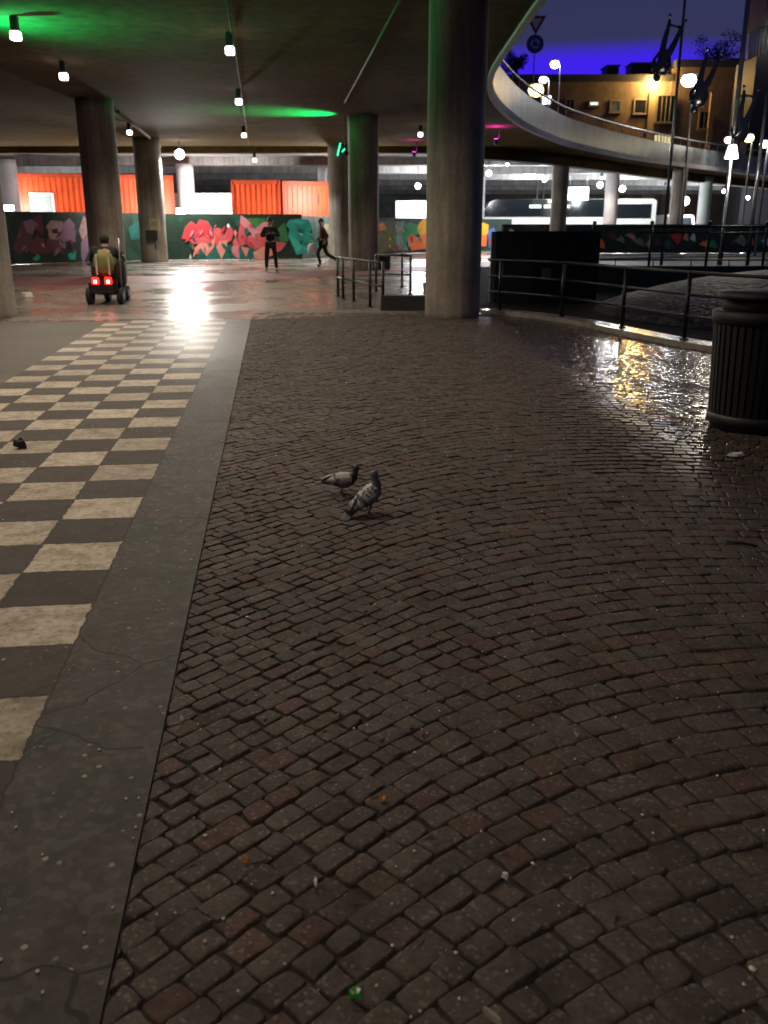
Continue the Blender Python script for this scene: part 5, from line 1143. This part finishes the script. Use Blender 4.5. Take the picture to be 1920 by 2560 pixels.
# trees on the skyline
def tree(px, py, Y, rx, rz, label, zb):
    c = at(px, py, Y); t = thing('tree', label, 'tree', (c.x, Y, zb))
    tr = MB(); top = c.z - zb; tr.tube([(0, 0, 0), (0.1, 0, top * 0.5), (0, 0, top * 0.9)], [0.3, 0.22, 0.12], 8)
    for k in range(6): a = k * 1.05; tr.tube([(0, 0, top * 0.6), (rx * 0.5 * math.cos(a), rx * 0.5 * math.sin(a), top + rz * 0.2 * math.sin(k * 2))], [0.1, 0.04], 6)
    tr.build('trunk', mat('bark', (0.03, 0.024, 0.02), 0.9), t)
    b = MB()
    cl = [(random.gauss(0, 0.45), random.gauss(0, 0.45), random.gauss(0, 0.4)) for _ in range(26)]
    for i in range(1700):
        k = random.choice(cl); d = Vector((random.gauss(0, 1), random.gauss(0, 1), random.gauss(0, 1))).normalized() * random.random() ** 0.4 * 0.36
        p = Vector(((k[0] + d.x) * rx, (k[1] + d.y) * rx, top + (k[2] + d.z) * rz)); s = random.uniform(0.08, 0.17)
        a, c_ = Vector((random.gauss(0, 1), random.gauss(0, 1), random.gauss(0, 1))).normalized() * s, Vector((random.gauss(0, 1), random.gauss(0, 1), random.gauss(0, 1))).normalized() * s
        b.add([p - a, p + c_ * 0.6, p + a, p - c_ * 0.6], [(0, 1, 2, 3)])
    b.build('crown', mat('night foliage', (0.03, 0.05, 0.022), 0.7, 0.4, 2), t, fixn=False)
tree(1795, 122, 124, 2.6, 1.5, 'dark spreading tree crown above the right roofline', zr2 + 0.805)
tree(1290, 155, 118, 1.6, 1.2, 'dark tree crown at the left end of the violet skyline', zr + 0.705)

# ------------------------------------------------------------------ signs, street lamps, poles on and beyond the deck
DZ = ZS + 0.75
def on_deck(px, Y): return at(px, 300, Y).x
sp_ = at(1340, 60, 52); ts = thing('road_sign', 'give way triangle above a blue round roundabout sign on one post', 'sign', (sp_.x - 0.55, 52, DZ))
zt_, zc_ = sp_.z - DZ, at(1342, 110, 52).z - DZ
MB().cyl((0.55, 0.05, 0), (0.55, 0.05, zt_ + 0.4), 0.035, n=10).build('post', M_STEEL, ts)
def disc(poly, y, th, name, m, par): 
    b = MB(); n = len(poly); b.add([(x, y, z) for x, z in poly] + [(x, y + th, z) for x, z in poly], [tuple(range(n))[::-1], tuple(range(n, 2 * n))] + [(k, (k + 1) % n, n + (k + 1) % n, n + k) for k in range(n)]); return b.build(name, m, par)
def tri(r, cx=0.55, cz=0.0): return [(cx + r * math.cos(R(a)), cz + r * math.sin(R(a))) for a in (30, 150, 270)]
M_SRED = mat('sign red', (0.45, 0.03, 0.04), 0.4, 0.05, 3, bmp=0); M_SBLUE = mat('sign blue', (0.03, 0.09, 0.32), 0.4, 0.05, 3, bmp=0); M_SWH = mat('sign white', (0.85, 0.82, 0.82), 0.4, 0.05, 3, bmp=0)
tp_ = disc(tri(0.60, cz=zt_ + 0.08), -0.02, 0.02, 'give_way_plate', M_SRED, ts); disc(tri(0.34, cz=zt_ + 0.08), -0.026, 0.005, 'white_field', M_SWH, tp_)
rp_ = disc([(0.55 + 0.46 * math.cos(k * PI / 14), zc_ + 0.46 * math.sin(k * PI / 14)) for k in range(28)], -0.02, 0.02, 'round_plate', M_SWH, ts)
disc([(0.55 + 0.43 * math.cos(k * PI / 14), zc_ + 0.43 * math.sin(k * PI / 14)) for k in range(28)], -0.026, 0.005, 'blue_field', M_SBLUE, rp_)
for k in range(3):
    a0 = k * 2 * PI / 3; pts = [(0.22 * math.cos(a0 + i * 0.16), 0.22 * math.sin(a0 + i * 0.16)) for i in range(9)]; pin = [(0.15 * math.cos(a0 + i * 0.16), 0.15 * math.sin(a0 + i * 0.16)) for i in range(9)][::-1]
    disc([(0.55 + x, zc_ + z) for x, z in pts + pin], -0.032, 0.004, 'arrow', M_SWH, rp_)
    ae = a0 + 9.6 * 0.16 + 0.12; disc([(0.55 + 0.185 * math.cos(ae), zc_ + 0.185 * math.sin(ae)), (0.55 + 0.27 * math.cos(ae - 0.28), zc_ + 0.27 * math.sin(ae - 0.28)), (0.55 + 0.10 * math.cos(ae - 0.28), zc_ + 0.10 * math.sin(ae - 0.28))], -0.036, 0.004, 'arrow_head', M_SWH, rp_)
def street_lamp(px, py, Y, r, label, col, strength, power, zb, lean=0.5):
    p = at(px, py, Y); t = thing('street_lamp', label, 'street lamp', (p.x + lean, Y, zb))
    MB().tube([(0, 0, 0), (0, 0, p.z - zb - 0.1), (-lean * 0.4, 0, p.z - zb + 0.25), (-lean, 0, p.z - zb + r * 0.9)], [0.07, 0.05, 0.04, 0.035], 8).build('post', M_STEEL, t)
    MB().ell((-lean, 0, p.z - zb), (r * 1.0, r * 1.0, r * 0.8), nu=14, nv=10).build('lantern', emis('lantern %d' % px, col, strength), t)
    MB().lathe((-lean, 0, p.z - zb + r * 0.62), [(r * 1.05, 0), (r * 0.8, r * 0.25), (0.03, r * 0.35)], 14).build('cap', M_DARK, t)
    if power: light(lamp_data('street_light', 'POINT', power, col, 0.2), t, (-lean, -r - 0.4, p.z - zb - 0.1))
    return t
street_lamp(1387, 161, 90, 0.42, 'white street lamp highest against the violet skyline', (1, 0.93, 0.95), 10, 300, 0)
street_lamp(1358, 200, 84, 0.34, 'white street lamp just below the highest one', (1, 0.95, 0.95), 10, 300, 0)
street_lamp(1340, 226, 80, 0.62, 'large warm yellow lamp above the left end of the parapet', (1.0, 0.68, 0.22), 9, 500, 0)
street_lamp(1722, 201, 60, 0.44, 'brilliant white lamp beside the steel pole and the first diving figure', (0.95, 0.97, 1.0), 22, 450, 0, 0.3)
street_lamp(1872, 345, 58, 0.3, 'yellow globe lamp right of the cone lamp', (1.0, 0.80, 0.36), 6, 120, 0, 0.2)
street_lamp(1822, 350, 62, 0.26, 'white globe lamp behind the lowest diving figure', (1.0, 0.93, 0.8), 8, 120, 0, 0.2)
street_lamp(1911, 360, 50, 0.24, 'white lamp at the right edge of the view', (1.0, 0.92, 0.8), 8, 120, 0, 0.2)
# added floodlight on a mast out of view, brightens the parapet
def added_flood(px, Y, zl, power, label, tgt):
    x = at(px, 300, Y).x; t = thing('added_floodlight', label, 'street lamp', (x, Y, 0)); MB().cyl((0, 0, 0), (0, 0, zl), 0.09, 0.06, 10).build('mast', M_STEEL, t)
    MB().box((0, 0.1, zl + 0.1), (0.7, 0.3, 0.2), bev=0.03).build('head', M_DARK, t); MB().box((0, 0.1, zl - 0.015), (0.6, 0.24, 0.02)).build('lens', M_LENSW, t)
    light(lamp_data('parapet_fill', 'SPOT', power, (0.86, 0.95, 1.0), 0.2, spot_size=R(46), spot_blend=0.9), t, (0, 0.1, zl - 0.1), (Vector(tgt) - Vector((x, Y + 0.1, zl - 0.1))).to_track_quat('-Z', 'Y').to_euler()); return t
added_flood(2080, 40, 9.5, 380, 'added floodlight mast beyond the right edge lighting the pale parapet', (7.2, 42, 5.7))
# steel poles
def pole(px0, py0, Y, h, r, label, m=M_STEEL):
    x = at(px0, py0, Y).x; t = thing('steel_pole', label, 'pole', (x, Y, 0), 0, 'tall steel poles by the diving figures')
    MB().cyl((0, 0, 0), (0, 0, h), r, r * 0.8, 12).build('shaft', m, t); MB().cyl((0, 0, 0), (0, 0, 0.06), r * 2.4, n=14).build('base_plate', M_DARK, t); return x
M_POLE = mat('wet steel pole', (0.12, 0.12, 0.125), 0.22, 0.2, 8, metal=0.6)
XA = pole(1690, 250, 26, 9.5, 0.042, 'steel pole with the highest diving figure', M_POLE)
XB = pole(1838, 300, 25, 9.5, 0.07, 'thick steel pole with the two lower diving figures', M_POLE)
pole(1893, 450, 24, 4.6, 0.05, 'short steel pole at the right edge behind the mound', M_POLE)
# cone lamp on a post
p = at(1830, 380, 23.4); t = thing('park_lamp', 'low park lamp with a glowing white cone shade behind the mound', 'lamp', (p.x, 23.4, 0))
MB().cyl((0, 0, 0), (0, 0, p.z - 0.14), 0.035, n=10).build('post', M_STEEL, t); MB().lathe((0, 0, p.z), [(0.16, -0.15), (0.09, 0.15)], 20).build('shade', emis('cone shade', (1, 0.95, 0.85), 6), t); MB().lathe((0, 0, p.z), [(0.10, 0.153), (0.11, 0.17), (0.02, 0.21)], 20).build('cap', M_DARK, t)
light(lamp_data('park_light', 'POINT', 120, (1, 0.9, 0.75), 0.12), t, (0, -0.45, p.z))

# diving figures: shiny black statues hung head down on the poles
M_SHINY = mat('glossy black resin', (0.010, 0.010, 0.012), 0.2, 0.3, 8, bmp=0.25, spec=1.0)
def diver(px0, py0, px1, py1, Y, polex, label):
    f = at(px0, py0, Y); h = at(px1, py1, Y); ax = (h - f); L = ax.length
    t = thing('diver_statue', label, 'statue', f, 0, 'black diving figures hung head down on steel poles')
    s = L / 1.75; z = ax.normalized(); side = Vector((0, -1, 0)).cross(z).normalized(); fr = z.cross(side)
    J = {k: Vector(v) for k, v in STAND.items()}
    J.update(elL=Vector((-.27, -.02, 1.17)), wrL=Vector((-.20, -.12, .98)), elR=Vector((.27, -.02, 1.17)), wrR=Vector((.20, -.12, .98)),
             hiL=Vector((-.11, 0, .90)), knL=Vector((-.17, .02, .50)), anL=Vector((-.20, .04, .10)), toL=Vector((-.24, .0, -.06)), hiR=Vector((.11, 0, .90)), knR=Vector((.17, .02, .50)), anR=Vector((.20, .04, .10)), toR=Vector((.24, .0, -.06)))
    Rr = {k: (tuple(q * 1.45 for q in v) if isinstance(v, tuple) else v * 1.55) for k, v in RADS.items()}; E = list(EDGES)
    fingers(J, 'L', Rr, E); fingers(J, 'R', Rr, E)
    J = {k: (side * v.x + fr * v.y + z * v.z) * s for k, v in J.items()}; Rr = {k: (tuple(q * s for q in v) if isinstance(v, tuple) else v * s) for k, v in Rr.items()}
    skin('body', J, E, Rr, M_SHINY, t)
    fl = MB()
    for k in ('toL', 'toR'):
        p0 = J[k]; fl.tube([p0 - z * 0.05 * s, p0 - z * 0.13 * s + side * 0.05 * s * (1 if k == 'toR' else -1)], [0.06 * s, 0.03 * s], 10)
    fl.build('foot', M_SHINY, t)
    c = (J['anL'] + J['anR']) / 2; hb = MB(); hb.cyl(J['anL'], J['anR'], 0.025, n=8); pp = Vector((polex - f.x, 0, c.z)); hb.cyl(c, pp, 0.025, n=8); hb.build('hanger', M_BLACK, t)
    return t
diver(1690, 58, 1638, 205, 26, XA, 'highest black diving figure, head down against the warm wall lamp')
diver(1782, 140, 1732, 284, 25, XB, 'second black diving figure, between the white lamp and the thick pole')
diver(1876, 232, 1838, 372, 25, XB, 'lowest black diving figure beside the thick pole')

# low moon-blue dusk sun (below the roofs): the one sun lamp, almost spent
sl = bpy.data.lights.new('dusk_sun', 'SUN'); sl.energy = 0.004; sl.angle = R(10); sl.color = (0.6, 0.65, 1.0)
so_ = bpy.data.objects.new('dusk_sun', sl); COL.objects.link(so_); so_.rotation_euler = (R(70), 0, R(-20))
